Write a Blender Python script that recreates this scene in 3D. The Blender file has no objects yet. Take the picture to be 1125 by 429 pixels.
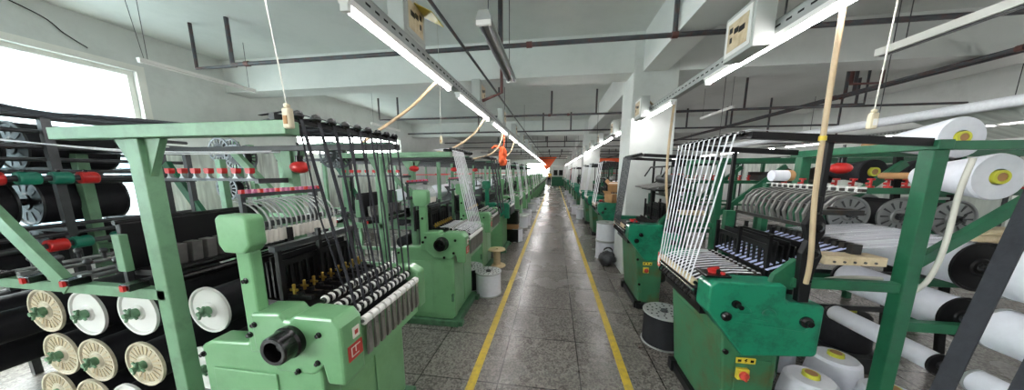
import bpy, bmesh, math, random
from mathutils import Vector, Matrix
random.seed(7)
R = math.radians
sc = bpy.context.scene
C = sc.collection

# ------------------------------------------------------------------ camera, world, exposure
cam_d = bpy.data.cameras.new('camera')
cam = bpy.data.objects.new('camera', cam_d)
C.objects.link(cam)
cam.location = (0, 0, 1.6)
cam.rotation_euler = (R(90 - 8.94), 0, R(8.56))
cam_d.sensor_fit = 'HORIZONTAL'
cam_d.sensor_width = 36
cam_d.lens = 36 * 305 / 1125
cam_d.shift_y = 22.5 / 1125
cam_d.clip_start = 0.02
sc.camera = cam
sc.view_settings.view_transform = 'Standard'
sc.view_settings.look = 'None'
sc.view_settings.gamma = 1
sc.view_settings.use_curve_mapping = False
sc.view_settings.exposure = 1.4
SKY = 11.0
TUBE = 23.0
w = bpy.data.worlds.new('sky')
sc.world = w
w.use_nodes = True
bg = w.node_tree.nodes['Background']
bg.inputs[0].default_value = (1.0, 0.985, 0.965, 1)
bg.inputs[1].default_value = SKY
sc.cycles.use_denoising = True
sc.cycles.max_bounces = 8
sc.cycles.diffuse_bounces = 5
sc.cycles.glossy_bounces = 3
sc.cycles.transparent_max_bounces = 12
sc.cycles.sample_clamp_indirect = 6

# ------------------------------------------------------------------ materials
def lin(c):
    return tuple(((v / 255) / 12.92 if v / 255 <= 0.04045 else ((v / 255 + 0.055) / 1.055) ** 2.4) for v in c)

def mat(name, rgb, rough=0.5, metal=0.0, var=0.10, scale=6.0, dirt=None, dirt_amt=0.0, bump=0.0, alpha=1.0, coat=0.0):
    m = bpy.data.materials.new(name)
    m.use_nodes = True
    nt = m.node_tree
    b = nt.nodes['Principled BSDF']
    tc = nt.nodes.new('ShaderNodeTexCoord')
    no = nt.nodes.new('ShaderNodeTexNoise')
    no.inputs['Scale'].default_value = scale
    no.inputs['Detail'].default_value = 5
    nt.links.new(tc.outputs['Object'], no.inputs['Vector'])
    ramp = nt.nodes.new('ShaderNodeValToRGB')
    l = lin(rgb)
    ramp.color_ramp.elements[0].position = 0.3
    ramp.color_ramp.elements[1].position = 0.7
    ramp.color_ramp.elements[0].color = (*[v * (1 - var) for v in l], 1)
    ramp.color_ramp.elements[1].color = (*[min(1, v * (1 + var)) for v in l], 1)
    nt.links.new(no.outputs['Fac'], ramp.inputs['Fac'])
    out = ramp.outputs['Color']
    if dirt:
        n2 = nt.nodes.new('ShaderNodeTexNoise')
        n2.inputs['Scale'].default_value = scale * 1.7
        n2.inputs['Detail'].default_value = 8
        n2.inputs['Roughness'].default_value = 0.7
        nt.links.new(tc.outputs['Object'], n2.inputs['Vector'])
        r2 = nt.nodes.new('ShaderNodeValToRGB')
        r2.color_ramp.elements[0].position = 0.47
        r2.color_ramp.elements[1].position = 0.66
        r2.color_ramp.elements[0].color = (0, 0, 0, 1)
        r2.color_ramp.elements[1].color = (dirt_amt, dirt_amt, dirt_amt, 1)
        nt.links.new(n2.outputs['Fac'], r2.inputs['Fac'])
        mx = nt.nodes.new('ShaderNodeMixRGB')
        nt.links.new(r2.outputs['Color'], mx.inputs['Fac'])
        nt.links.new(out, mx.inputs['Color1'])
        mx.inputs['Color2'].default_value = (*lin(dirt), 1)
        out = mx.outputs['Color']
    nt.links.new(out, b.inputs['Base Color'])
    b.inputs['Roughness'].default_value = rough
    b.inputs['Metallic'].default_value = metal
    b.inputs['Alpha'].default_value = alpha
    b.inputs['Coat Weight'].default_value = coat
    if bump:
        bp = nt.nodes.new('ShaderNodeBump')
        bp.inputs['Strength'].default_value = bump
        bp.inputs['Distance'].default_value = 0.01
        nt.links.new(no.outputs['Fac'], bp.inputs['Height'])
        nt.links.new(bp.outputs['Normal'], b.inputs['Normal'])
    return m

def emit(name, rgb, strength):
    m = bpy.data.materials.new(name)
    m.use_nodes = True
    b = m.node_tree.nodes['Principled BSDF']
    b.inputs['Base Color'].default_value = (*lin(rgb), 1)
    b.inputs['Emission Color'].default_value = (*lin(rgb), 1)
    b.inputs['Emission Strength'].default_value = strength
    return m

M = dict(
    lgreen=mat('light_green_paint', (114, 166, 118), 0.32, var=.05, scale=3, dirt=(70, 110, 75), dirt_amt=.25, coat=.2),
    lframe=mat('pale_green_frame_paint', (106, 148, 114), 0.45, var=.08, scale=5, dirt=(70, 95, 75), dirt_amt=.4),
    lplinth=mat('dark_green_plinth_paint', (66, 110, 78), 0.5, var=.1, dirt=(30, 40, 30), dirt_amt=.5),
    teal=mat('teal_green_paint', (24, 126, 94), 0.33, var=.1, scale=4.5, dirt=(18, 58, 44), dirt_amt=.7, coat=.2),
    tbody=mat('worn_green_body_paint', (54, 112, 78), 0.45, var=.14, scale=3.4, dirt=(84, 84, 46), dirt_amt=.8),
    tframe=mat('deep_green_frame_paint', (34, 98, 68), 0.42, var=.1, scale=5, dirt=(20, 60, 45), dirt_amt=.4),
    black=mat('black_iron', (22, 22, 24), 0.42, .3, var=.3, scale=9),
    blackp=mat('black_plastic', (14, 14, 15), 0.25, var=.2),
    yarnk=mat('black_yarn', (17, 18, 24), 0.75, var=.25, scale=30, bump=.2),
    strapk=mat('charcoal_webbing', (44, 46, 52), 0.85, var=.15, scale=60, bump=.3),
    gun=mat('gunmetal', (74, 76, 78), 0.38, .6, var=.2, scale=12),
    oily=mat('oily_steel', (58, 58, 58), 0.4, .5, var=.4, scale=14, dirt=(80, 62, 44), dirt_amt=.5),
    plate=mat('worn_steel_plate', (122, 120, 114), 0.45, .15, var=.12, scale=12),
    pewter=mat('dull_pewter', (118, 117, 114), 0.38, .4, var=.2, scale=14),
    steel=mat('grey_steel', (150, 152, 152), 0.35, .7, var=.1, scale=9),
    chrome=mat('chrome', (225, 225, 228), 0.15, 1.0, var=.04),
    brass=mat('brass', (196, 164, 84), 0.3, .9, var=.12),
    white=mat('white_plastic', (226, 226, 222), 0.4, var=.04),
    yarnw=mat('white_yarn', (228, 230, 238), 0.7, var=.04, scale=25, bump=.15),
    strapw=mat('white_webbing', (224, 226, 230), 0.8, var=.06, scale=60, bump=.2),
    strapb=mat('blue_white_webbing', (170, 178, 214), 0.8, var=.15, scale=40),
    beige=mat('yellowed_plastic', (204, 188, 156), 0.45, var=.1, scale=9, dirt=(150, 124, 80), dirt_amt=.5),
    cream=mat('cream_hose', (186, 164, 132), 0.5, var=.08, scale=8),
    cordw=mat('white_cord', (200, 198, 188), 0.6, var=.05),
    ivory=mat('ivory_switch', (206, 196, 168), 0.4, var=.05),
    red=mat('red_plastic', (196, 40, 38), 0.35, var=.1),
    redsign=mat('red_sign', (190, 66, 56), 0.4, var=.1),
    pink=mat('pink_plastic', (190, 90, 130), 0.4, var=.1),
    tealp=mat('teal_plastic', (24, 120, 96), 0.4, var=.1),
    yellow=mat('yellow_plastic', (214, 190, 60), 0.45, var=.1),
    yell_line=mat('yellow_floor_paint', (196, 168, 44), 0.45, var=.12, scale=10, dirt=(130, 115, 70), dirt_amt=.6),
    lime=mat('lime_tube', (206, 206, 70), 0.4, var=.08),
    orange=mat('orange_cloth', (240, 104, 58), 0.8, var=.12, scale=14),
    card=mat('brown_cardboard', (168, 128, 86), 0.8, var=.12, scale=10),
    flange=mat('cream_flange', (204, 196, 174), 0.5, var=.08, scale=10, dirt=(150, 128, 92), dirt_amt=.5),
    wood=mat('pale_wood', (214, 190, 150), 0.6, var=.12, scale=10),
    galv=mat('galvanised_grey', (166, 170, 168), 0.45, .35, var=.08, scale=10),
    boxgrey=mat('grey_enamel', (176, 180, 176), 0.45, var=.05),
    pipe=mat('dark_grey_pipe', (74, 78, 82), 0.5, .2, var=.2, scale=6, dirt=(110, 60, 45), dirt_amt=.5),
    rust=mat('red_brown_pipe', (98, 62, 58), 0.55, .1, var=.2, scale=8),
    wall=mat('white_wall_paint', (206, 210, 206), 0.8, var=.03, scale=1.5, dirt=(180, 184, 180), dirt_amt=.4),
    ceil=mat('white_ceiling_paint', (214, 217, 213), 0.85, var=.03, scale=1.0, dirt=(196, 200, 196), dirt_amt=.4),
    frame=mat('white_window_frame', (226, 226, 218), 0.45, var=.03),
    facade=mat('pale_facade', (124, 136, 140), 0.8, var=.06, scale=.5),
    fwin=mat('pale_blue_shutter', (84, 106, 116), 0.6, var=.06),
    black_hole=mat('dark_opening', (8, 8, 8), 0.9, var=.1),
    paper=mat('white_paper', (226, 222, 212), 0.7, var=.04),
    grey_cloth=mat('grey_cloth', (120, 118, 112), 0.9, var=.2, scale=14, bump=.4),
    shirt=mat('yellow_cloth', (210, 170, 50), 0.85, var=.15, scale=8),
    skin=mat('skin', (196, 150, 120), 0.6, var=.05),
    hair=mat('dark_hair', (24, 20, 18), 0.7, var=.2),
    trousers=mat('dark_trousers', (44, 46, 56), 0.85, var=.2),
    magenta=mat('crimson_cloth', (180, 36, 80), 0.8, var=.15),
)
M['tube'] = emit('lit_fluorescent_tube', (255, 250, 251), TUBE)

def translucent(name, rgb, alpha, streak=40):
    m = bpy.data.materials.new(name)
    m.use_nodes = True
    nt = m.node_tree
    b = nt.nodes['Principled BSDF']
    tc = nt.nodes.new('ShaderNodeTexCoord')
    mp = nt.nodes.new('ShaderNodeMapping')
    mp.inputs['Scale'].default_value = (1, streak, 1)
    no = nt.nodes.new('ShaderNodeTexNoise')
    no.inputs['Scale'].default_value = 2.0
    nt.links.new(tc.outputs['Object'], mp.inputs['Vector'])
    nt.links.new(mp.outputs['Vector'], no.inputs['Vector'])
    mr = nt.nodes.new('ShaderNodeMapRange')
    mr.inputs['From Min'].default_value = .3
    mr.inputs['From Max'].default_value = .7
    mr.inputs['To Min'].default_value = max(0, alpha - .22)
    mr.inputs['To Max'].default_value = min(1, alpha + .22)
    nt.links.new(no.outputs['Fac'], mr.inputs['Value'])
    nt.links.new(mr.outputs['Result'], b.inputs['Alpha'])
    b.inputs['Base Color'].default_value = (*lin(rgb), 1)
    b.inputs['Roughness'].default_value = .6
    return m
M['sheet'] = translucent('white_thread_sheet', (232, 234, 240), .34)
M['plastic_sheet'] = translucent('milky_plastic_sheet', (226, 232, 224), .72, 8)

def glass(name):
    m = bpy.data.materials.new(name)
    m.use_nodes = True
    nt = m.node_tree
    nt.nodes.remove(nt.nodes['Principled BSDF'])
    o = nt.nodes['Material Output']
    t = nt.nodes.new('ShaderNodeBsdfTransparent')
    t.inputs[0].default_value = (.93, .97, .97, 1)
    g = nt.nodes.new('ShaderNodeBsdfGlossy')
    g.inputs['Roughness'].default_value = .05
    mx = nt.nodes.new('ShaderNodeMixShader')
    mx.inputs[0].default_value = .07
    nt.links.new(t.outputs[0], mx.inputs[1])
    nt.links.new(g.outputs[0], mx.inputs[2])
    nt.links.new(mx.outputs[0], o.inputs[0])
    return m
M['glass'] = glass('window_glass')

def floor_mat():
    m = bpy.data.materials.new('terrazzo_tiles')
    m.use_nodes = True
    nt = m.node_tree
    b = nt.nodes['Principled BSDF']
    tc = nt.nodes.new('ShaderNodeTexCoord')
    mp = nt.nodes.new('ShaderNodeMapping')
    mp.inputs['Location'].default_value = (.39 + 6.25, -1.86 + 6.25, 0)
    nt.links.new(tc.outputs['Object'], mp.inputs['Vector'])
    br = nt.nodes.new('ShaderNodeTexBrick')
    br.offset = 0
    br.inputs['Scale'].default_value = 1
    br.inputs['Brick Width'].default_value = .625
    br.inputs['Row Height'].default_value = .625
    br.inputs['Mortar Size'].default_value = .006
    br.inputs['Mortar Smooth'].default_value = .2
    br.inputs['Color1'].default_value = (*lin((126, 122, 117)), 1)
    br.inputs['Color2'].default_value = (*lin((118, 114, 110)), 1)
    br.inputs['Mortar'].default_value = (*lin((58, 55, 52)), 1)
    nt.links.new(mp.outputs['Vector'], br.inputs['Vector'])
    vo = nt.nodes.new('ShaderNodeTexVoronoi')
    vo.inputs['Scale'].default_value = 75
    nt.links.new(tc.outputs['Object'], vo.inputs['Vector'])
    bw = nt.nodes.new('ShaderNodeRGBToBW')
    nt.links.new(vo.outputs['Color'], bw.inputs[0])
    rp = nt.nodes.new('ShaderNodeValToRGB')
    rp.color_ramp.elements[0].position = .25
    rp.color_ramp.elements[0].color = (.38, .37, .36, 1)
    rp.color_ramp.elements[1].position = .75
    rp.color_ramp.elements[1].color = (1.25, 1.25, 1.22, 1)
    nt.links.new(bw.outputs[0], rp.inputs[0])
    mu = nt.nodes.new('ShaderNodeMixRGB')
    mu.blend_type = 'MULTIPLY'
    mu.inputs[0].default_value = .8
    nt.links.new(br.outputs['Color'], mu.inputs[1])
    nt.links.new(rp.outputs['Color'], mu.inputs[2])
    st = nt.nodes.new('ShaderNodeTexNoise')
    st.inputs['Scale'].default_value = 1.1
    st.inputs['Detail'].default_value = 6
    nt.links.new(tc.outputs['Object'], st.inputs['Vector'])
    r2 = nt.nodes.new('ShaderNodeValToRGB')
    r2.color_ramp.elements[0].position = .35
    r2.color_ramp.elements[0].color = (.72, .70, .67, 1)
    r2.color_ramp.elements[1].position = .62
    r2.color_ramp.elements[1].color = (1.05, 1.05, 1.05, 1)
    nt.links.new(st.outputs['Fac'], r2.inputs[0])
    m2 = nt.nodes.new('ShaderNodeMixRGB')
    m2.blend_type = 'MULTIPLY'
    m2.inputs[0].default_value = .45
    nt.links.new(mu.outputs[0], m2.inputs[1])
    nt.links.new(r2.outputs[0], m2.inputs[2])
    nt.links.new(m2.outputs[0], b.inputs['Base Color'])
    rr = nt.nodes.new('ShaderNodeMapRange')
    rr.inputs['From Min'].default_value = .3
    rr.inputs['From Max'].default_value = .7
    rr.inputs['To Min'].default_value = .34
    rr.inputs['To Max'].default_value = .17
    nt.links.new(st.outputs['Fac'], rr.inputs['Value'])
    nt.links.new(rr.outputs[0], b.inputs['Roughness'])
    return m
M['floor'] = floor_mat()

# ------------------------------------------------------------------ mesh building
class MB:
    """collects shapes into one mesh; s mirrors x"""
    def __init__(self, s=1):
        self.v, self.f, self.s = [], [], s
    def add(self, vs, fs, smooth=False, mi=0):
        o = len(self.v)
        self.v += [(self.s * a[0], a[1], a[2]) for a in vs]
        self.f += [(tuple(i + o for i in q), mi, smooth) for q in fs]
        return self
    def box(self, x0, x1, y0, y1, z0, z1, mi=0):
        x0, x1 = sorted((x0, x1)); y0, y1 = sorted((y0, y1)); z0, z1 = sorted((z0, z1))
        return self.add([(x0, y0, z0), (x1, y0, z0), (x1, y1, z0), (x0, y1, z0), (x0, y0, z1), (x1, y0, z1), (x1, y1, z1), (x0, y1, z1)],
                        [(0, 3, 2, 1), (4, 5, 6, 7), (0, 1, 5, 4), (1, 2, 6, 5), (2, 3, 7, 6), (3, 0, 4, 7)], mi=mi)
    def prism(self, prof, y0, y1, mi=0):          # profile in x,z extruded along y
        n = len(prof)
        vs = [(p[0], y0, p[1]) for p in prof] + [(p[0], y1, p[1]) for p in prof]
        fs = [tuple(range(n)), tuple(range(2 * n - 1, n - 1, -1))] + [(i, (i + 1) % n, n + (i + 1) % n, n + i) for i in range(n)]
        return self.add(vs, fs, mi=mi)
    def hexa(self, bot, top, mi=0):               # four bottom and four top points
        return self.add(list(bot) + list(top), [(0, 3, 2, 1), (4, 5, 6, 7), (0, 1, 5, 4), (1, 2, 6, 5), (2, 3, 7, 6), (3, 0, 4, 7)], mi=mi)
    def bar(self, p, q, wd, ht, mi=0):            # rectangular bar between two points
        p, q = Vector(p), Vector(q)
        d = (q - p).normalized()
        side = d.cross(Vector((0, 0, 1)))
        if side.length < 1e-3: side = Vector((1, 0, 0))
        side.normalize()
        up = side.cross(d).normalized()
        a, b = side * wd / 2, up * ht / 2
        vs = [p - a - b, p + a - b, p + a + b, p - a + b, q - a - b, q + a - b, q + a + b, q - a + b]
        return self.add([tuple(x) for x in vs], [(0, 1, 2, 3), (7, 6, 5, 4), (0, 4, 5, 1), (1, 5, 6, 2), (2, 6, 7, 3), (3, 7, 4, 0)], mi=mi)
    def lathe(self, p, axis, prof, n=20, mi=0):   # prof: (radius, distance along axis); sharp rings are split
        p, ax = Vector(p), Vector(axis).normalized()
        t = ax.orthogonal().normalized(); b = ax.cross(t)
        for (r0, d0), (r1, d1) in zip(prof, prof[1:]):
            vs = []
            for r, d in ((r0, d0), (r1, d1)):
                for k in range(n):
                    a = 2 * math.pi * k / n
                    vs.append(tuple(p + ax * d + (t * math.cos(a) + b * math.sin(a)) * max(r, 1e-5)))
            flat = abs(d1 - d0) < 1e-6
            self.add(vs, [(k, (k + 1) % n, n + (k + 1) % n, n + k) for k in range(n)], not flat, mi)
        return self
    def cyl(self, p, q, r, n=14, mi=0, r1=None):
        p, q = Vector(p), Vector(q)
        L = (q - p).length
        r1 = r if r1 is None else r1
        return self.lathe(p, q - p, [(0, 0), (r, 0), (r1, L), (0, L)], n, mi)
    def tube(self, pts, r, n=8, mi=0, curve=0):
        P = [Vector(p) for p in pts]
        if curve:
            Q = []
            for i in range(len(P) - 1):
                p0, p1, p2, p3 = P[max(i - 1, 0)], P[i], P[i + 1], P[min(i + 2, len(P) - 1)]
                for k in range(curve):
                    t = k / curve
                    Q.append(0.5 * ((2 * p1) + (p2 - p0) * t + (2 * p0 - 5 * p1 + 4 * p2 - p3) * t * t + (3 * p1 - p0 - 3 * p2 + p3) * t ** 3))
            P = Q + [P[-1]]
        vs, fs = [], []
        t0 = (P[1] - P[0]).normalized()
        u = t0.orthogonal().normalized()
        for i, p in enumerate(P):
            t = (P[min(i + 1, len(P) - 1)] - P[max(i - 1, 0)]).normalized()
            u = (u - t * u.dot(t)).normalized()
            b = t.cross(u)
            for k in range(n):
                a = 2 * math.pi * k / n
                vs.append(tuple(p + (u * math.cos(a) + b * math.sin(a)) * r))
        for i in range(len(P) - 1):
            for k in range(n):
                fs.append((i * n + k, i * n + (k + 1) % n, (i + 1) * n + (k + 1) % n, (i + 1) * n + k))
        self.add(vs, fs, True, mi)
        m = (len(P) - 1) * n
        self.add(vs[:n], [tuple(range(n))], False, mi)
        return self.add(vs[m:], [tuple(range(n))], False, mi)
    def ribbon(self, pts, wd, th, wdir=(0, 1, 0), mi=0):   # thin band with real thickness along a path
        P = [Vector(p) for p in pts]
        W = Vector(wdir).normalized() * wd / 2
        vs, fs = [], []
        for i, p in enumerate(P):
            t = (P[min(i + 1, len(P) - 1)] - P[max(i - 1, 0)]).normalized()
            nn = t.cross(W).normalized() * th / 2
            vs += [tuple(p - W - nn), tuple(p + W - nn), tuple(p + W + nn), tuple(p - W + nn)]
        for i in range(len(P) - 1):
            a, b = 4 * i, 4 * i + 4
            for k in range(4):
                fs.append((a + k, a + (k + 1) % 4, b + (k + 1) % 4, b + k))
        e = 4 * (len(P) - 1)
        fs += [(0, 3, 2, 1), (e, e + 1, e + 2, e + 3)]
        return self.add(vs, fs, mi=mi)
    def ball(self, c, r, n=12, mi=0, sx=1, sy=1, sz=1):
        vs, fs = [], []
        h = n // 2
        for i in range(h + 1):
            th = math.pi * i / h
            for k in range(n):
                a = 2 * math.pi * k / n
                vs.append((c[0] + r * sx * math.sin(th) * math.cos(a), c[1] + r * sy * math.sin(th) * math.sin(a), c[2] + r * sz * math.cos(th)))
        for i in range(h):
            for k in range(n):
                fs.append((i * n + k, i * n + (k + 1) % n, (i + 1) * n + (k + 1) % n, (i + 1) * n + k))
        return self.add(vs, fs, True, mi)
    def build(self, name, m, parent=None, bevel=0, loc=None, label=None):
        me = bpy.data.meshes.new(name)
        bm = bmesh.new()
        vv = [bm.verts.new(p) for p in self.v]
        for q, mi, sm in self.f:
            try:
                f = bm.faces.new([vv[i] for i in q])
            except ValueError:
                continue
            f.material_index = mi
            f.smooth = sm
        bmesh.ops.remove_doubles(bm, verts=[v for v in bm.verts if not v.link_faces] or [], dist=1e-9)
        bmesh.ops.dissolve_degenerate(bm, edges=bm.edges, dist=1e-5)
        bmesh.ops.recalc_face_normals(bm, faces=bm.faces)
        bm.to_mesh(me)
        bm.free()
        o = bpy.data.objects.new(name, me)
        for x in (m if isinstance(m, (list, tuple)) else [m]):
            me.materials.append(M[x] if isinstance(x, str) else x)
        C.objects.link(o)
        if parent: o.parent = parent
        if loc is not None: o.location = loc
        if bevel:
            b = o.modifiers.new('bevel', 'BEVEL')
            b.width = bevel; b.segments = 2; b.limit_method = 'ANGLE'; b.angle_limit = R(40)
        if label: o['label'] = label
        return o

def tag(o, label, cat, group=None):
    o['label'] = label
    o['category'] = cat
    if group: o['group'] = group
    return o

def thing(name, label, cat, loc=(0, 0, 0), rz=0, group=None):
    o = bpy.data.objects.new(name, None)
    o.empty_display_size = .1
    C.objects.link(o)
    o.location = loc
    o.rotation_euler.z = rz
    return tag(o, label, cat, group)

def struct(name, mb, m, **k):
    o = mb.build(name, m, **k)
    o['kind'] = 'structure'
    return o

def copy_tree(o, parent=None):
    c = o.copy()
    C.objects.link(c)
    if parent: c.parent = parent
    for ch in list(o.children):
        copy_tree(ch, c)
    return c

def dup(o, loc, label, group=None):
    c = copy_tree(o)
    c.location = loc
    c['label'] = label
    if group: c['group'] = group
    elif 'group' in c.keys(): del c['group']
    return c

ORD = ['nearest', 'second', 'third', 'fourth', 'fifth', 'sixth', 'seventh', 'eighth', 'ninth', 'tenth', 'eleventh', 'twelfth', 'thirteenth', 'fourteenth', 'fifteenth', 'sixteenth', 'seventeenth', 'eighteenth', 'nineteenth', 'twentieth', 'twenty-first', 'twenty-second', 'twenty-third', 'twenty-fourth']

# ------------------------------------------------------------------ the hall
WL, WR, YB, YF, HC = -5.8, 8.2, -9.0, 37.0, 3.52
struct('floor', MB().box(WL - .2, WR + .2, YB - .2, YF + .2, -.15, 0), 'floor')
struct('ceiling', MB().box(WL - .2, WR + .2, YB - .2, YF + .2, HC, HC + .2), 'ceil')
def wall_with_holes(name, X0, X1, holes, z1=HC):
    b = MB()
    y = YB - .2
    for (a, c, s, t) in holes:
        b.box(X0, X1, y, a, 0, z1)
        b.box(X0, X1, a, c, 0, s)
        b.box(X0, X1, a, c, t, z1)
        y = c
    b.box(X0, X1, y, YF + .2, 0, z1)
    return struct(name, b, 'wall')
holes_left = [(-7.5, -2.6, .85, 2.98), (-1.6, 3.3, .85, 2.98), (5.7, 10.1, 2.0, 2.86)]
wall_with_holes('wall_left', WL - .25, WL, holes_left)
holes_right = []
wall_with_holes('wall_right', WR, WR + .25, holes_right)
struct('wall_front', MB().box(WL - .2, WR + .2, YB - .3, YB, 0, HC), 'wall')
bk = MB()
bk.box(WL - .2, -3.6, YF, YF + .3, 0, HC).box(-.6, WR + .2, YF, YF + .3, 0, HC).box(-3.6, -.6, YF, YF + .3, 0, 1.0).box(-3.6, -.6, YF, YF + .3, 2.7, HC)
struct('wall_back', bk, 'wall')

def window(n, X, y0, y1, z0, z1, parts=3):
    f = MB()
    t = .06
    f.box(X - .05, X + .05, y0, y1, z0, z0 + t).box(X - .05, X + .05, y0, y1, z1 - t, z1)
    for k in range(parts + 1):
        yy = y0 + (y1 - y0 - t) * k / parts
        f.box(X - .05, X + .05, yy, yy + t, z0 + t, z1 - t)
    o = struct('window_%d' % n, f, 'frame')
    MB().box(X - .006, X + .006, y0 + .03, y1 - .03, z0 + .03, z1 - .03).build('glass_pane', 'glass', o)
    return o
wn = 0
for (a, c, s, t) in holes_left:
    wn += 1
    window(wn, WL - .1, a, c, s, t, 1 if wn <= 2 else 3)
for (a, c, s, t) in holes_right:
    wn += 1
    window(wn, WR + .1, a, c, s, t)
f = MB()
f.box(-3.6, -.6, YF + .1, YF + .2, 1.0, 1.06).box(-3.6, -.6, YF + .1, YF + .2, 2.64, 2.7)
for k in range(4):
    x = -3.6 + k * .98
    f.box(x, x + .06, YF + .1, YF + .2, 1.06, 2.64)
o = struct('window_%d' % (wn + 1), f, 'frame')
MB().box(-3.58, -.62, YF + .145, YF + .155, 1.02, 2.68).build('glass_pane', 'glass', o)
# white trim round the near left window
tr = MB()
tr.box(WL, WL + .025, 3.3, 3.38, .85, 3.06).box(WL, WL + .025, -1.6, 3.3, 2.98, 3.06)
struct('trim_1', tr, 'frame')
# yellow floor lines
struct('trim_2', MB().box(-.62, -.555, YB, 34.5, 0, .0015), 'yell_line')
struct('trim_3', MB().box(.555, .62, YB, 34.5, 0, .0015), 'yell_line')
# beams and pillars
PY = [4.4, 11.0, 17.6, 24.2, 30.8]
for y in PY:
    struct('cross_beam', MB().box(WL, WR, y, y + .4, 2.99, HC), 'ceil')
    struct('pillar', MB().box(1.08, 1.68, y - .01, y + .62, 0, HC), 'wall', bevel=.01)
struct('cross_beam', MB().box(WL, WR, -1.9, -1.5, 2.99, HC), 'ceil')
segs = [-1.5] + [v for y in PY for v in (y - .01, y + .62)] + [YF]
for a, c in zip(segs[::2], segs[1::2]):
    struct('long_beam', MB().box(1.2, 1.52, a, c, 2.991, HC), 'ceil')
# the building across the street
fb = thing('building', 'pale apartment building seen through the bright left window', 'building', (-17, 4, -6))
MB().box(-3, 0, -16, 7, 0, 13).build('facade', 'facade', fb)
for k in range(9):
    for j in range(4):
        MB().box(-.02, .06, -14.5 + 2.4 * k, -13.2 + 2.4 * k, 1.2 + 3 * j, 2.9 + 3 * j).build('window', 'fwin', fb)
gp = MB().box(-60, WL - .3, -60, 60, -6.2, -6.0)
struct('ground', gp, 'facade')

# ------------------------------------------------------------------ looms: local x = distance behind the aisle face (times side s), y from near end, z up
XF = .85
def heald_block(s, t, n, u0, u1, z0, z1, va=.14, vb=.6):
    for k in range(n):
        u = u0 + (u1 - u0) * k / max(1, n - 1)
        zt = z1 + (.012 if k % 2 else -.012)
        f = MB(s)
        f.box(u - .005, u + .005, va, vb, zt - .03, zt).box(u - .005, u + .005, va, vb, z0, z0 + .03)
        f.box(u - .005, u + .005, va, va + .018, z0, zt).box(u - .005, u + .005, vb - .018, vb, z0, zt)
        m = 10
        for j in range(m):
            v = va + .03 + (vb - va - .06) * j / (m - 1)
            f.box(u - .003, u + .003, v - .008, v + .008, z0 + .02, zt - .02)
        f.build('heald_frame', 'black', t)

def striped_roller(s, t, u, z, v0, v1, n, r, name='striped_roller', mats=('blackp', 'white')):
    b = MB(s)
    b.cyl((u, v0, z), (u, v1, z), r * .72, 10, 0)
    p = (v1 - v0) / n
    for k in range(n):
        b.cyl((u, v0 + p * (k + .18), z), (u, v0 + p * (k + .48), z), r, 12, 1)
        b.cyl((u, v0 + p * (k + .56), z), (u, v0 + p * (k + .92), z), r * 1.02, 12, 0)
    b.build(name, list(mats), t)

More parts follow.
